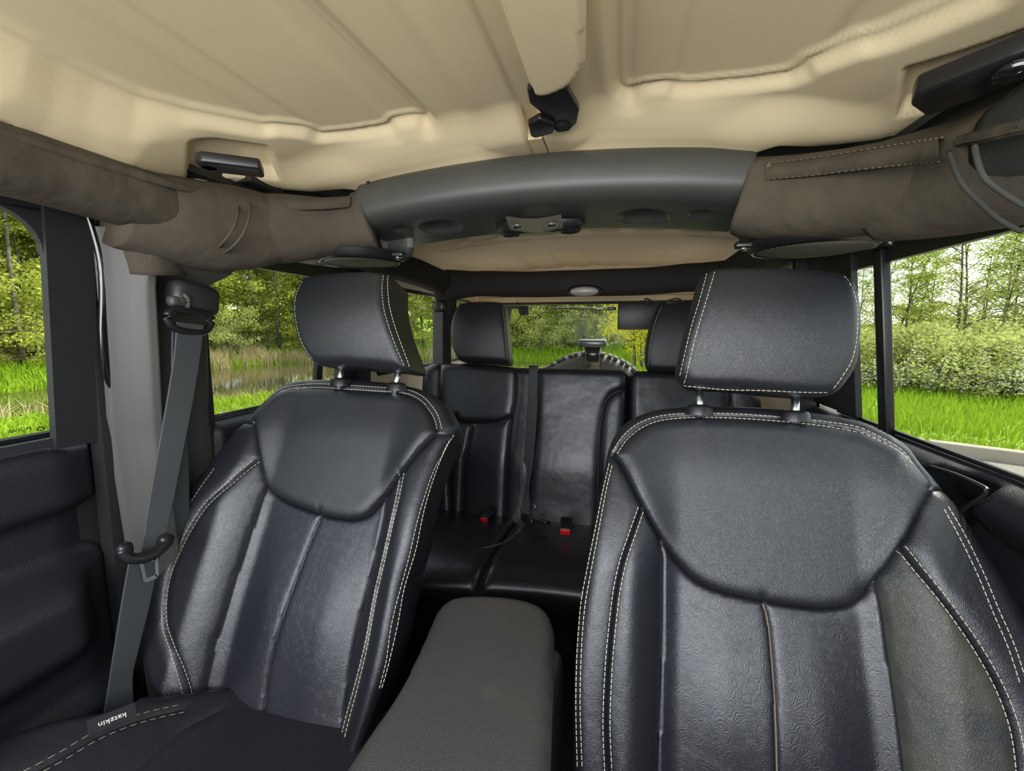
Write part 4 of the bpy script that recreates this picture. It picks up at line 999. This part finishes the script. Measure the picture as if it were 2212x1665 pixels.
Lp = [bx(371, 708, -.785), bx(370, 800, -.79), bx(372, 1000, -.80), bx(376, 1200, -.81)]; Rp = [bx(395, 712, -.785), bx(400, 800, -.79), bx(408, 1000, -.80), bx(410, 1200, -.81)]
g = G(); quad_ribbon(g, Lp, Rp, 6, 5); gobj('retractor_webbing', g, WEB, bt)
g = G(); lp_ = catmull([bx(262, 1185, -.765), bx(280, 1205, -.76), bx(320, 1202, -.752), bx(352, 1180, -.752), bx(362, 1160, -.758)], 5); sweep(g, lp_, (.011, .009), 12)
for e in (bx(268, 1187, -.764), bx(357, 1168, -.756)): rbox(g, e, (.02, .022, .024), .008)
tp = gobj('tongue_cover', g, BLACK, bt)
TQ = [bx(302, 1212, -.752), bx(336, 1206, -.752), bx(337, 1244, -.752), bx(312, 1254, -.752)]
g = G(); 
def bar(a, b, w): 
    d = (b - a).normalized(); n = Vector((1, 0, 0)); s = d.cross(n).normalized() * w; slab(g, [a - s, a + s, b + s, b - s], (1, 0, 0), .002)
bar(TQ[0], TQ[3], .0028); bar(TQ[1], TQ[2], .0028); bar(TQ[3], TQ[2], .0034); bar(TQ[0], TQ[1], .0034); gobj('steel_tongue', g, STEEL, bt, smooth=False)
# middle rear belt
mb = thing('rear_centre_belt', tuple(oY(1152, 900, 1.54)), 'black belt lying down the middle of the rear backrest with a hanging buckle end', 'seat belt')
Lp = [oY(1143, 790, 1.575), oY(1142, 800, 1.555), oY(1138, 900, 1.535), oY(1130, 1000, 1.505), oY(1124, 1060, 1.49), oY(1124, 1108, 1.47)]
Rp = [oY(1163, 792, 1.575), oY(1162, 800, 1.555), oY(1160, 900, 1.535), oY(1152, 1000, 1.505), oY(1143, 1060, 1.49), oY(1150, 1112, 1.47)]
g = G(); quad_ribbon(g, Lp, Rp, 6, 8); gobj('webbing', g, BLKM, mb)
g = G(); P = [oY(1152, 1088, 1.45), oY(1156, 1092, 1.445), oY(1155, 1103, 1.44)]; sweep(g, P, .0018, 6); gobj('steel_hook', g, STEEL, mb)
g = G(); c = oZ(1168, 1124, -.635); rbox(g, c, (.060, .034, .014), .004, Matrix.Rotation(-.35, 3, 'Z') @ Matrix.Rotation(-.5, 3, 'X')); gobj('buckle_end', g, BLACK, mb)
g = G(); a_, b_ = oZ(1145, 1116, -.632), oZ(1149, 1127, -.632); sweep(g, [a_ - ray(1146, 1120) * .012, b_ - ray(1146, 1120) * .012], .0016, 6); gobj('steel_edge', g, STEEL, mb)
def buckle(px, py, z, w, rz, label):
    c = oZ(px, py, z); t = thing('belt_buckle', tuple(c), label, 'buckle', 'rear belt buckles'); R = Matrix.Rotation(rz, 3, 'Z') @ Matrix.Rotation(.25, 3, 'X')
    g = G(); rbox(g, c + R @ Vector((0, .030, 0)), (w * 1.12, .062, .026), .005, R); gobj('buckle_body', g, BLACK, t)
    g = G(); rbox(g, c + R @ Vector((0, -.002, .001)), (w, .006, .019), .0025, R); gobj('release_button', g, RED, t)
buckle(1221, 1149, -.635, .033, .05, 'black belt buckle with a red button, nearer and larger on the rear cushion')
buckle(1046, 1123, -.668, .027, -.25, 'black belt buckle with a red button, beside the seat split and further back')

# ================================================================== things at the rear window and outside it
mo = thing('rear_monitor', tuple(oY(1380, 682, 2.30)), 'flat black screen unit hung from the roof at the back window', 'monitor')
c = (oY(1334, 654, 2.30) + oY(1440, 712, 2.30)) / 2; w_ = (oY(1440, 654, 2.30) - oY(1334, 654, 2.30)).length; h_ = (oY(1334, 654, 2.30) - oY(1334, 712, 2.30)).length
g = G(); rbox(g, c, (w_, .022, h_), .006); gobj('casing', g, BLACK, mo)
g = G(); rbox(g, c + Vector((0, -.0125, .004)), (w_ * .95, .002, h_ * .86), .0008); gobj('screen', g, SCREEN, mo)
g = G(); rbox(g, c + Vector((0, -.008, -h_ * .455)), (w_ * .97, .010, .006), .002); gobj('lower_rim', g, SBAR, mo)
g = G(); sweep(g, catmull([oY(1408, 660, 2.28), oY(1394, 654, 2.28), oY(1396, 645, 2.28), (*oY(1402, 640, 2.28),)][:3] + [oY(1420, 655, 2.28), oY(1440, 650, 2.27), oY(1462, 645, 2.27), oY(1475, 650, 2.27)], 6), .004, 8); cb = gobj('cable', g, BLACK, mo)
# window hinge blocks with a cable
for k, (pts, lab) in enumerate(((( (1092, 660), (1142, 660), (1142, 680), (1124, 682), (1118, 667), (1105, 667), (1100, 702), (1092, 700)), 'dark hinge bracket in the upper corner of the back window with a thin cable'),)):
    P = [oY(x, y, 2.43) for x, y in pts]; t = thing('window_hinge', tuple(P[0]), lab, 'hinge')
    g = G(); slab(g, P, (0, 1, 0), .025); gobj('bracket', g, BLACK, t, smooth=False)
    g = G(); lathe(g, [(0, -.004), (.010, -.003), (.012, .001)], oY(1131, 671, 2.425), (0, 1, 0), 16); gobj('cap', g, GLOSS, t)
    g = G(); sweep(g, catmull([oY(1117, 650, 2.41), oY(1125, 665, 2.41), oY(1123, 684, 2.41), oY(1112, 700, 2.41), oY(1100, 702, 2.41)], 6), .0022, 6); gobj('cable', g, BLKM, t)
# wiper at the top of the back window
wp = thing('rear_wiper', tuple(oY(1250, 668, 2.53)), 'rear window wiper lying along the top of the back window', 'wiper')
g = G(); sweep(g, [oY(1192, 666, 2.52), oY(1260, 667, 2.53), oY(1322, 669, 2.53)], .004, 8); gobj('wiper_blade', g, BLACK, wp)
g = G(); sweep(g, [oY(1205, 663, 2.53), oY(1318, 664, 2.54)], (.006, .002), 8); rbox(g, oY(1322, 666, 2.54), (.05, .03, .022), .006); gobj('wiper_arm', g, PAINT, wp)
# spare wheel and high brake lamp behind the tailgate
tx = oY(1274, 820, 2.72).x; tr_ = .405; tz = oY(1274, 763, 2.72).z - tr_
sw = thing('spare_wheel', (tx, 2.72, tz), 'spare wheel on the tailgate, its wet tyre top showing through the back window', 'wheel')
pf = [(.24, -.10), (.30, -.125), (.36, -.125), (.390, -.11), (.402, -.085), (.405, 0), (.402, .085), (.390, .11), (.36, .125), (.30, .125), (.24, .10)]
g = G(); lathe(g, [(r_, h_) for r_, h_ in pf], (tx, 2.74, tz), (0, 1, 0), 96); ty = gobj('tyre', g, RUBBER, sw)
g = G()
for k in range(64):
    a = 2 * math.pi * k / 64; o = (k % 2) * .02 - .01
    for s in (-1, 0, 1):
        box(g, (tx + .409 * math.sin(a + o * .6), 2.74 + s * .078, tz + .409 * math.cos(a + o * .6)), (.026, .055, .016), Matrix.Rotation(a, 3, 'Y'))
tag(gobj('tread_blocks', g, RUBBER, ty, smooth=False), kind='stuff')
g = G(); lathe(g, [(.24, -.09), (.22, -.06), (.12, -.05), (.0, -.05)], (tx, 2.74, tz), (0, 1, 0), 40); gobj('rim', g, CHROM, sw)
bl = thing('brake_lamp', tuple(oY(1280, 745, 2.60)), 'high brake lamp on a stalk above the spare wheel', 'lamp')
c = oY(1280, 742, 2.60)
g = G(); rbox(g, c, (.165, .06, .042), .010); gobj('lamp_housing', g, PAINT, bl)
g = G(); rbox(g, c + Vector((0, -.001, .020)), (.155, .05, .010), .004); gobj('lamp_cover', g, CHROM, bl)
g = G(); rbox(g, c + Vector((0, .045, -.004)), (.155, .03, .028), .004); gobj('red_lens', g, RED, bl)
g = G()
sweep(g, [c + Vector((0, .02, -.01)), c + Vector((0, .02, -.07)), c + Vector((0, .03, -.25))], lambda t, a: (.045 + .006 * abs(2 * t - .8), .02), 12, shape=5); gobj('stalk', g, PAINT, bl)

# ================================================================== outside: ground, pond, road, plants
GZ = -H
rng = np.random.default_rng(7)
far = [(-19.5, -14), (-18.6, 0), (-18.3, 9.5), (-19.2, 19.2), (-12, 25), (-4.9, 25.3), (4, 25)]
near = [(4, 19.5), (-1, 18.5), (-5, 14), (-8.6, 9.6), (-11.2, 6.8), (-12.2, 3.5), (-12.5, -14)]
POND = [(v.x, v.y) for v in catmull([(a, b, 0) for a, b in far], 5)] + [(v.x, v.y) for v in catmull([(a, b, 0) for a, b in near], 5)]
CA, CB = np.array((12.0, 2.55)), np.array((-3.6, 10.9))              # kerb line, road on the car's side
cd = (CB - CA) / np.linalg.norm(CB - CA); cn = np.array((-cd[1], cd[0])); cn = cn if cn[1] < 0 else -cn   # towards the car
def ground_z(x, y):
    d = segdist(x, y, POND + POND[:1])[0]; i = inpoly(x, y, POND); s = np.where(i, -d, d)
    z = GZ - .02 - .33 * (1 - sm(s, .0, 1.6)) - .5 * (1 - sm(s, -2.0, .2))
    farside = segdist(x, y, far)[0] < segdist(x, y, near)[0]
    z = z + np.where(farside & ~i, .25 * sm(s, .3, 2) + (1.3 * sm(s, 2, 14) + 2.5 * sm(s, 12, 40)) * (1 - sm(x, 4, 14)), 0)
    o = (x - CA[0]) * cn[0] + (y - CA[1]) * cn[1]                      # >0: road side
    z = z + np.where((o < -.75) & (s > 2) & ~farside, .14, 0)
    z = z + .25 * sm(-o, 6, 16) * (x > -2)
    asph = (o > 0) & (x > -8.5)
    return np.where(asph, GZ - .06, z)
gx, gy = np.meshgrid(np.arange(-62, 62.1, .8), np.arange(-22, 70.1, .8), indexing='ij')
gzv = ground_z(gx, gy) + .05 * np.sin(gx * 1.7) * np.cos(gy * 1.3) * (ground_z(gx, gy) > GZ - .05)
V = np.stack([gx, gy, gzv], -1).reshape(-1, 3); idx = np.arange(gx.size).reshape(gx.shape)
Fq = np.stack([idx[:-1, :-1], idx[1:, :-1], idx[1:, 1:], idx[:-1, 1:]], -1).reshape(-1, 4)
GRASSM = mat('grass_ground', (.16, .26, .025), .9, spec=.1, var=((.24, .32, .04), .6, .35, .7))
o = obj('ground', V.tolist(), Fq.tolist(), GRASSM, origin=(0, 0, GZ)); tag(o, 'grassy ground around the pond and behind the kerb', kind='structure')
WATER = mat('pond_water', (.055, .050, .022), .05, spec=.5, bumps=(('noise', 3.2, .10, .02),))
pz = GZ - .33
o = obj('pond', [(x, y, pz) for x, y in POND], [tuple(range(len(POND)))], WATER, smooth=False); tag(o, 'still brown-green pond reflecting the woods', kind='structure')
ASPH = mat('asphalt', (.20, .18, .16), .85, spec=.2, bumps=(('noise', 120, .4, .01),), var=((.26, .235, .20), 40, .4, .7))
P = [CA + cn * .08, CB + cn * .08, np.array((-8.4, 10.0)), np.array((-8.4, -20)), np.array((26, -20)), CA + (CA - CB) * .9 + cn * .08]
o = obj('road', [(p[0], p[1], GZ) for p in P], [tuple(range(len(P)))], ASPH, smooth=False); tag(o, 'grey-brown asphalt the car is parked on', kind='structure')
CONC = mat('kerb_concrete', (.36, .32, .26), .85, spec=.2, bumps=(('noise', 40, .4, .01),), var=((.25, .22, .18), 6, .5, .75))
kb = thing('kerb', (*CA, GZ), 'low pale concrete kerb between the asphalt and the grass', 'kerb')
Lk = float(np.linalg.norm(CB - CA)); st = -12.0; k = 0
R = Matrix.Rotation(math.atan2(cd[1], cd[0]), 3, 'Z')
blk = G(); rbox(blk, (0, 0, 0), (2.96, .17, .30), .02); bme = mesh('kerb_stone', blk.v, blk.f, CONC)
while st < Lk:
    p = CA + cd * (st + 1.5); o = bpy.data.objects.new('kerb_stone', bme); link(o, kb); o.location = (p[0] - CA[0], p[1] - CA[1], 0.0); o.rotation_euler = (0, 0, math.atan2(cd[1], cd[0])); st += 3.0

BARK = mat('tree_bark', (.10, .085, .065), .9, spec=.1, var=((.20, .18, .15), 5, .45, .65))
L_YG = leafmat('leaves_yellow_green', (.60, .62, .13), (.34, .42, .08)); L_MG = leafmat('leaves_mid_green', (.46, .52, .09), (.22, .31, .045))
L_PG = leafmat('leaves_pale_green', (.62, .66, .24), (.38, .43, .14)); L_YE = leafmat('leaves_yellow', (.66, .58, .03), (.38, .42, .03))
L_GR = leafmat('grass_blades', (.38, .52, .04), (.22, .36, .03), .35); L_DRY = leafmat('dry_reeds', (.62, .52, .30), (.40, .34, .17), .2)
L_WH = leafmat('white_blossom', (.85, .84, .70), (.70, .72, .52), .3); L_BRN = leafmat('dry_twigs', (.30, .22, .14), (.18, .13, .09), .1)
def leaves(cent, size, rg, flat=.35):
    """one diamond leaf per centre"""
    n = len(cent); d = rg.normal(size=(n, 3)); d[:, 2] *= .6; d /= np.linalg.norm(d, axis=1, keepdims=True)
    e = rg.normal(size=(n, 3)); e[:, 2] *= flat; s = np.cross(d, e); s /= np.linalg.norm(s, axis=1, keepdims=True)
    sz = size * rg.uniform(.6, 1.25, (n, 1))
    v = np.stack([cent - d * sz * .5, cent + s * sz * .28, cent + d * sz * .5, cent - s * sz * .28], 1).reshape(-1, 3)
    return v, np.arange(n * 4).reshape(-1, 4)
def fast_mesh(name, v, f, m):
    me = bpy.data.meshes.new(name); k = f.shape[1]
    me.vertices.add(len(v)); me.vertices.foreach_set('co', np.asarray(v, np.float32).ravel())
    me.loops.add(f.size); me.loops.foreach_set('vertex_index', f.astype(np.int32).ravel())
    me.polygons.add(len(f)); me.polygons.foreach_set('loop_start', np.arange(len(f), dtype=np.int32) * k)
    me.update(calc_edges=True); me.materials.append(m); return me
def tree_proto(seed, h, r, n, size, lm, z0=.15, stems=1, droop=.3, spread=.2, tr=.07, nb=26):
    rg = np.random.default_rng(seed); g = G(); C = []
    for s in range(stems):
        lx, ly = rg.normal(0, .10 * h / 8 * (1 + stems * .8), 2) ; P = []
        b = rg.normal(0, .12 * (stems - 1), 2)
        for i in range(8):
            t = i / 7; P.append((b[0] + lx * t * t * 3 + .05 * h * .1 * math.sin(3 * t + s), b[1] + ly * t * t * 3 + .05 * math.cos(4 * t), h * t * (1 - .1 * s / max(1, stems))))
        sweep(g, P, lambda t, a: (tr * (1 - .85 * t), tr * (1 - .85 * t)), 6)
        Pa = np.array(P)
        for k in range(nb // stems):
            t = z0 + (1 - z0) * rg.random() ** .8; j = t * 7; i = min(int(j), 6); p = Pa[i] * (1 - (j - i)) + Pa[i + 1] * (j - i)
            a = rg.uniform(0, 6.283); ln = r * (1.05 - t * .75) * rg.uniform(.6, 1.15)
            q = p + np.array([math.cos(a) * ln, math.sin(a) * ln, ln * rg.uniform(.1, .7)]); m_ = (p + q) / 2 + np.array([0, 0, .12 * ln])
            sweep(g, [p, m_, q], lambda t_, a_: (tr * .25 * (1 - .8 * t_) + .004,) * 2, 4, False)
            for w in range(int(n / nb)):
                u = rg.beta(2.2, 1.1); c = (p * (1 - u) ** 2 + 2 * m_ * u * (1 - u) + q * u * u); C.append(c + rg.normal(0, spread * (.4 + .6 * u), 3) * (1, 1, .6))
    v, f = leaves(np.array(C), size, rg)
    return mesh('trunk', g.v, g.f, BARK), fast_mesh('foliage', v, f, lm)
protos = {}
def plant(name, key, x, y, sc, rz, label, cat, group, spec, partn=('trunk', 'foliage')):
    if key not in protos: protos[key] = tree_proto(*spec)
    tm, fm = protos[key]
    z = float(ground_z(np.array([x]), np.array([y]))[0]) - .03
    e = bpy.data.objects.new(name, None); link(e); e.location = (x, y, z + H); e.scale = (sc, sc, sc); e.rotation_euler = (0, 0, rz); tag(e, label, cat, group)
    for n, me in zip(partn, (tm, fm)): o = bpy.data.objects.new(n, me); link(o, e)
    return e
SP = {'a': (1, 10, 1.9, 11000, .18, L_YG, .08, 1, .3, .26, .085, 60), 'b': (2, 9.5, 2.3, 11000, .18, L_PG, .04, 1, .3, .30, .08, 56),
      'c': (3, 11, 1.9, 11000, .18, L_MG, .10, 1, .3, .26, .10, 56), 'd': (4, 8, 2.4, 11000, .17, L_YG, .02, 2, .3, .28, .07, 56),
      'e': (5, 3.2, 1.7, 5200, .11, L_YG, .02, 5, .3, .22, .03, 60), 'f': (6, 2.4, 1.5, 3600, .10, L_PG, .02, 6, .3, .2, .02, 48),
      'g': (7, 4.6, 1.35, 2700, .085, L_MG, .12, 2, .3, .17, .045, 52), 'h': (8, 5.2, 1.25, 2700, .085, L_PG, .10, 2, .3, .16, .045, 56),
      't': (12, 11, 1.5, 5000, .16, L_MG, .40, 1, .3, .26, .10, 36), 'i': (9, 1.5, 1.2, 3300, .08, L_PG, .02, 6, .3, .16, .014, 48), 'y': (10, 3.6, 1.9, 6500, .11, L_YE, .02, 4, .3, .24, .035, 60), 'w': (11, 1.35, 1.1, 3600, .07, L_PG, .02, 7, .3, .15, .012, 60)}
FL_ = np.array(far)
def along(poly, t):
    P = np.array(poly); d = np.r_[0, np.cumsum(np.linalg.norm(np.diff(P, axis=0), axis=1))]; s = t * d[-1]
    x, y = np.interp(s, d, P[:, 0]), np.interp(s, d, P[:, 1]); i = min(np.searchsorted(d, s, 'right') - 1, len(P) - 2); T = (P[i + 1] - P[i]) / (d[i + 1] - d[i])
    return x, y, np.array((-T[1], T[0]))
bankline = [(-19, -4), (-18.6, 0), (-18.3, 9.5), (-19.2, 19.2), (-12, 25), (-4.9, 25.3), (1, 25), (6, 25)]
bankline = [(v.x, v.y) for v in catmull([(a, b, 0) for a, b in bankline], 8)]
random.seed(3); K = 'abcd'
LBW = {'a': 'tall slender yellow-green tree %s', 'b': 'broad pale green tree %s', 'c': 'tallest mid-green tree with a dark bare lower trunk %s', 'd': 'bushy twin-stemmed yellow-green tree %s'}
k2 = {'a': 'slender trees', 'b': 'pale trees', 'c': 'tall trees', 'd': 'twin-stemmed trees'}
RW = ['on the water side of the far wood', 'just inside the far wood', 'deep in the far wood', 'at the back of the far wood']
for row, (cnt, off) in enumerate(((30, 3.0), (36, 5.0), (36, 8.0), (34, 12.0))):
    for i in range(cnt):
        x, y, n = along(bankline, (i + .5 + random.uniform(-.35, .35)) / cnt); o_ = off + random.uniform(-1, 1)
        k = random.choice(K if row else 'abdd')
        plant('woodland_tree', k, x + n[0] * o_, y + n[1] * o_, random.uniform(.75, 1.1), random.uniform(0, 6.28), LBW[k] % RW[row], 'tree', 'wood beyond the pond, %s, %s' % (k2[k], RW[row]), SP[k])
for i in range(22):
    x, y, n = along(bankline, (i + .5 + random.uniform(-.4, .4)) / 22); o_ = random.uniform(1.6, 2.8)
    plant('woodland_tree', 't', x + n[0] * o_, y + n[1] * o_, random.uniform(.8, 1.1), random.uniform(0, 6.28), 'slender tree with a long bare trunk at the front of the wood', 'tree', 'bare-trunked trees at the front of the wood', SP['t'])
for i in range(34):
    x, y, n = along(bankline, (i + .5 + random.uniform(-.4, .4)) / 34); o_ = 1.6 + random.uniform(-.3, 1.6); k = random.choice('eff')
    plant('shrub', k, x + n[0] * o_, y + n[1] * o_, random.uniform(.6, 1.05), random.uniform(0, 6.28), ('large yellow-green shrub on the far bank of the pond', 'small pale green shrub on the far bank of the pond')[k == 'f'], 'shrub', ('large shrubs on the far bank', 'small shrubs on the far bank')[k == 'f'], SP[k], ('stems', 'foliage'))
plant('yellow_shrub', 'y', .9, 16.5, .95, 0, 'bright yellow-green shrub seen through the back window under the monitor', 'shrub', None, SP['y'], ('stems', 'foliage'))
plant('yellow_shrub', 'y', 2.6, 17.5, .85, 2, 'bright yellow-green shrub further right behind the rear headrest', 'shrub', None, SP['y'], ('stems', 'foliage'))
plant('yellow_shrub', 'y', -17.6, 22.6, 1.0, 2, 'yellow shrub on the far bank, left of the rear headrest', 'shrub', None, SP['y'], ('stems', 'foliage'))
# the road side: airy young trees against the sky, a band of flowering brush
def pol(px, dist): d = ray(px, 711); s = dist / math.hypot(d.x, d.y); return d.x * s, d.y * s
rt = [(2085, 17.5, 1.0, 'h'), (1950, 19, .84, 'g'), (2165, 19, .98, 'g'), (1890, 21, .92, 'h'), (2010, 20.5, .86, 'g'), (2230, 18, .95, 'h'), (1850, 24, .9, 'g'), (2120, 22, .95, 'g'), (1975, 24, 1.0, 'h'), (2300, 19, 1.0, 'g'), (2370, 20, 1, 'h'), (2200, 23, 1.0, 'h'), (2450, 19, 1, 'g'), (1790, 24, .9, 'h'), (1740, 23, .8, 'g'), (2560, 19, .95, 'h'), (2700, 20, .9, 'g'), (2860, 19, .95, 'h')]
ORD = ['first', 'second', 'third', 'fourth', 'fifth', 'sixth', 'seventh', 'eighth', 'ninth', 'tenth', 'eleventh', 'twelfth', 'thirteenth', 'fourteenth', 'fifteenth', 'sixteenth', 'seventeenth']
rank = {p: r for r, p in enumerate(sorted(q_[0] for q_ in rt if q_[0] != 2085))}
for i, (px, D_, s_, k) in enumerate(rt):
    x, y = pol(px, D_)
    lab = 'tallest airy young tree against the sky, seen through the road-side window' if i == 0 else '%s of the smaller airy %s young trees on the road side, from the left' % (ORD[rank[px]], ('mid-green', 'pale green')[k == 'h'])
    plant('young_tree', k, x, y, s_, i * 1.3, lab, 'tree', None if i == 0 else 'young trees on the road side', SP[k])
for i in range(34):
    px = 1700 + i * 33; D_ = 15.2 + random.uniform(-1.4, 2.4); x, y = pol(px, D_); k = 'w' if i % 2 else 'i'
    plant('flowering_brush', k, x, y, random.uniform(.75, 1.15), random.uniform(0, 6.28), ('%s low leafy bush from the left behind the kerb grass', '%s low arching bush from the left under the white blossoms')[k == 'w'] % ORD[i // 2], 'bush', ('leafy bushes behind the kerb grass', 'arching bushes under the blossoms')[k == 'w'], SP[k], ('stems', 'foliage'))
for i in range(16):
    px = 1720 + i * 66; x, y = pol(px, 19 + random.uniform(0, 3)); 
    plant('shrub', 'e', x, y, random.uniform(.45, .7), random.uniform(0, 6.28), 'leafy shrub among the young trees on the road side', 'shrub', 'shrubs on the road side', SP['e'], ('stems', 'foliage'))
def stuff(name, v, f, m, label, cat):
    me = fast_mesh(name, v, f, m); o = bpy.data.objects.new(name, me); link(o); o.location = (0, 0, H); tag(o, label, cat, kind='stuff'); return o
def blades(x, y, hgt, wid, lean, rg, zf=None):
    n = len(x); z = ground_z(x, y) if zf is None else zf; a = rg.uniform(0, 6.283, n); w = wid * rg.uniform(.6, 1.3, n)
    dx, dy = np.cos(a) * w, np.sin(a) * w; b = rg.uniform(0, 6.283, n); l = lean * hgt * rg.random(n)
    p0 = np.stack([x - dx, y - dy, z - .02], 1); p1 = np.stack([x + dx, y + dy, z - .02], 1)
    m0 = np.stack([x - dx * .8 + np.cos(b) * l * .3, y - dy * .8 + np.sin(b) * l * .3, z + hgt * .6], 1); m1 = m0 + np.stack([dx * 1.6, dy * 1.6, 0 * dx], 1)
    tp = np.stack([x + np.cos(b) * l, y + np.sin(b) * l, z + hgt], 1)
    v = np.stack([p0, p1, m1, m0, tp, tp], 1).reshape(-1, 3); k = np.arange(n)[:, None] * 6
    f = np.concatenate([k + [0, 1, 2, 3], k + [3, 2, 4, 5]]).reshape(-1, 4); return v, f
# grass behind the kerb on the road side
n = 42000; t = rng.uniform(-9, 11, n); u = rng.random(n) ** 1.1 * 7 + .12; X = CA[0] + cd[0] * t - cn[0] * u; Y = CA[1] + cd[1] * t - cn[1] * u
v, f = blades(X, Y, rng.uniform(.08, .26, n), .012, .5, rng); stuff('verge_grass', v, f, L_GR, 'bright green grass behind the kerb', 'grass')
n = 9000; px = rng.uniform(1700, 2700, n); D_ = rng.uniform(12.9, 15.2, n); q = np.array([pol(a, b) for a, b in zip(px, D_)])
zz = ground_z(q[:, 0], q[:, 1]) + rng.uniform(.3, 1.25, n) * (.5 + .5 * np.sin(px / 23.) ** 2); v, f = leaves(np.stack([q[:, 0], q[:, 1], zz], 1), .075, rng, 3)
stuff('white_blossoms', v, f, L_WH, 'small white blossoms scattered over the brush on the road side', 'flowers')
# near bank by the front window and behind the car
n = 26000; t = rng.random(n); q = np.array([along([(-9.6, -2), (-9.3, 4), (-8.2, 7), (-6.5, 10), (-3, 14.5), (1, 17)], a)[:2] for a in t]); X = q[:, 0] + rng.normal(0, .9, n); Y = q[:, 1] + rng.normal(0, .7, n)
v, f = blades(X, Y, rng.uniform(.08, .24, n), .016, .8, rng); stuff('bank_grass', v, f, L_GR, 'bright green grass on the near pond bank', 'grass')
n = 3200; t = rng.random(n); q = np.array([along([(-12.0, -2), (-11.8, 4), (-10.6, 7), (-8.4, 9.6), (-5, 13.6), (0, 18)], a)[:2] for a in t]); X = q[:, 0] + rng.normal(0, .35, n); Y = q[:, 1] + rng.normal(0, .3, n)
v, f = blades(X, Y, rng.uniform(.15, .55, n), .010, .9, rng); stuff('dry_reeds', v, f, L_DRY, 'pale dry reed stalks along the near edge of the pond', 'reeds')
# far bank: bright grass, dry tussocks, fallen twigs
def bankpts(n, lo, hi, a=0., b=1.):
    q = []
    for t in rng.uniform(a, b, n):
        x, y, nn = along(bankline, t); o_ = rng.uniform(lo, hi); q.append((x + nn[0] * o_, y + nn[1] * o_))
    return np.array(q)
q = bankpts(22000, -.3, 2.2); v, f = blades(q[:, 0], q[:, 1], rng.uniform(.15, .5, len(q)), .022, .6, rng); stuff('far_bank_grass', v, f, L_GR, 'green grass on the far bank of the pond', 'grass')
cl = bankpts(44, -.2, .9, .38, .72); X = np.repeat(cl[:, 0], 130) + rng.normal(0, .22, 5720); Y = np.repeat(cl[:, 1], 130) + rng.normal(0, .22, 5720)
v, f = blades(X, Y, rng.uniform(.4, 1.0, len(X)), .012, .7, rng); stuff('dry_tussocks', v, f, L_DRY, 'tall straw-coloured grass tussocks at the far water edge', 'reeds')
q = bankpts(5000, 1.5, 5, .0, .5); zz = ground_z(q[:, 0], q[:, 1]) + rng.uniform(0, 1.6, len(q)); c = np.stack([q[:, 0], q[:, 1], zz], 1); d = rng.normal(size=c.shape); d[:, 2] = np.abs(d[:, 2]) * .6; d *= .6; s = rng.normal(size=c.shape) * .010
v = np.stack([c - s, c + s, c + d + s * .4, c + d - s * .4], 1).reshape(-1, 3); stuff('dead_twigs', v, np.arange(len(v)).reshape(-1, 4), L_BRN, 'tangle of dead twigs and brush under the trees of the far bank', 'twigs')
# pale timber edging at the near shore
g = G(); p0, p1 = on(-60, 904, 2, pz + .12), on(170, 901, 2, pz + .12); sweep(g, [p0, p0.lerp(p1, .5), p1], (.035, .03), 8); o = gobj('timber_rail', g, L_DRY); tag(o, 'thin pale rail at the near pond edge in the front window', 'rail')
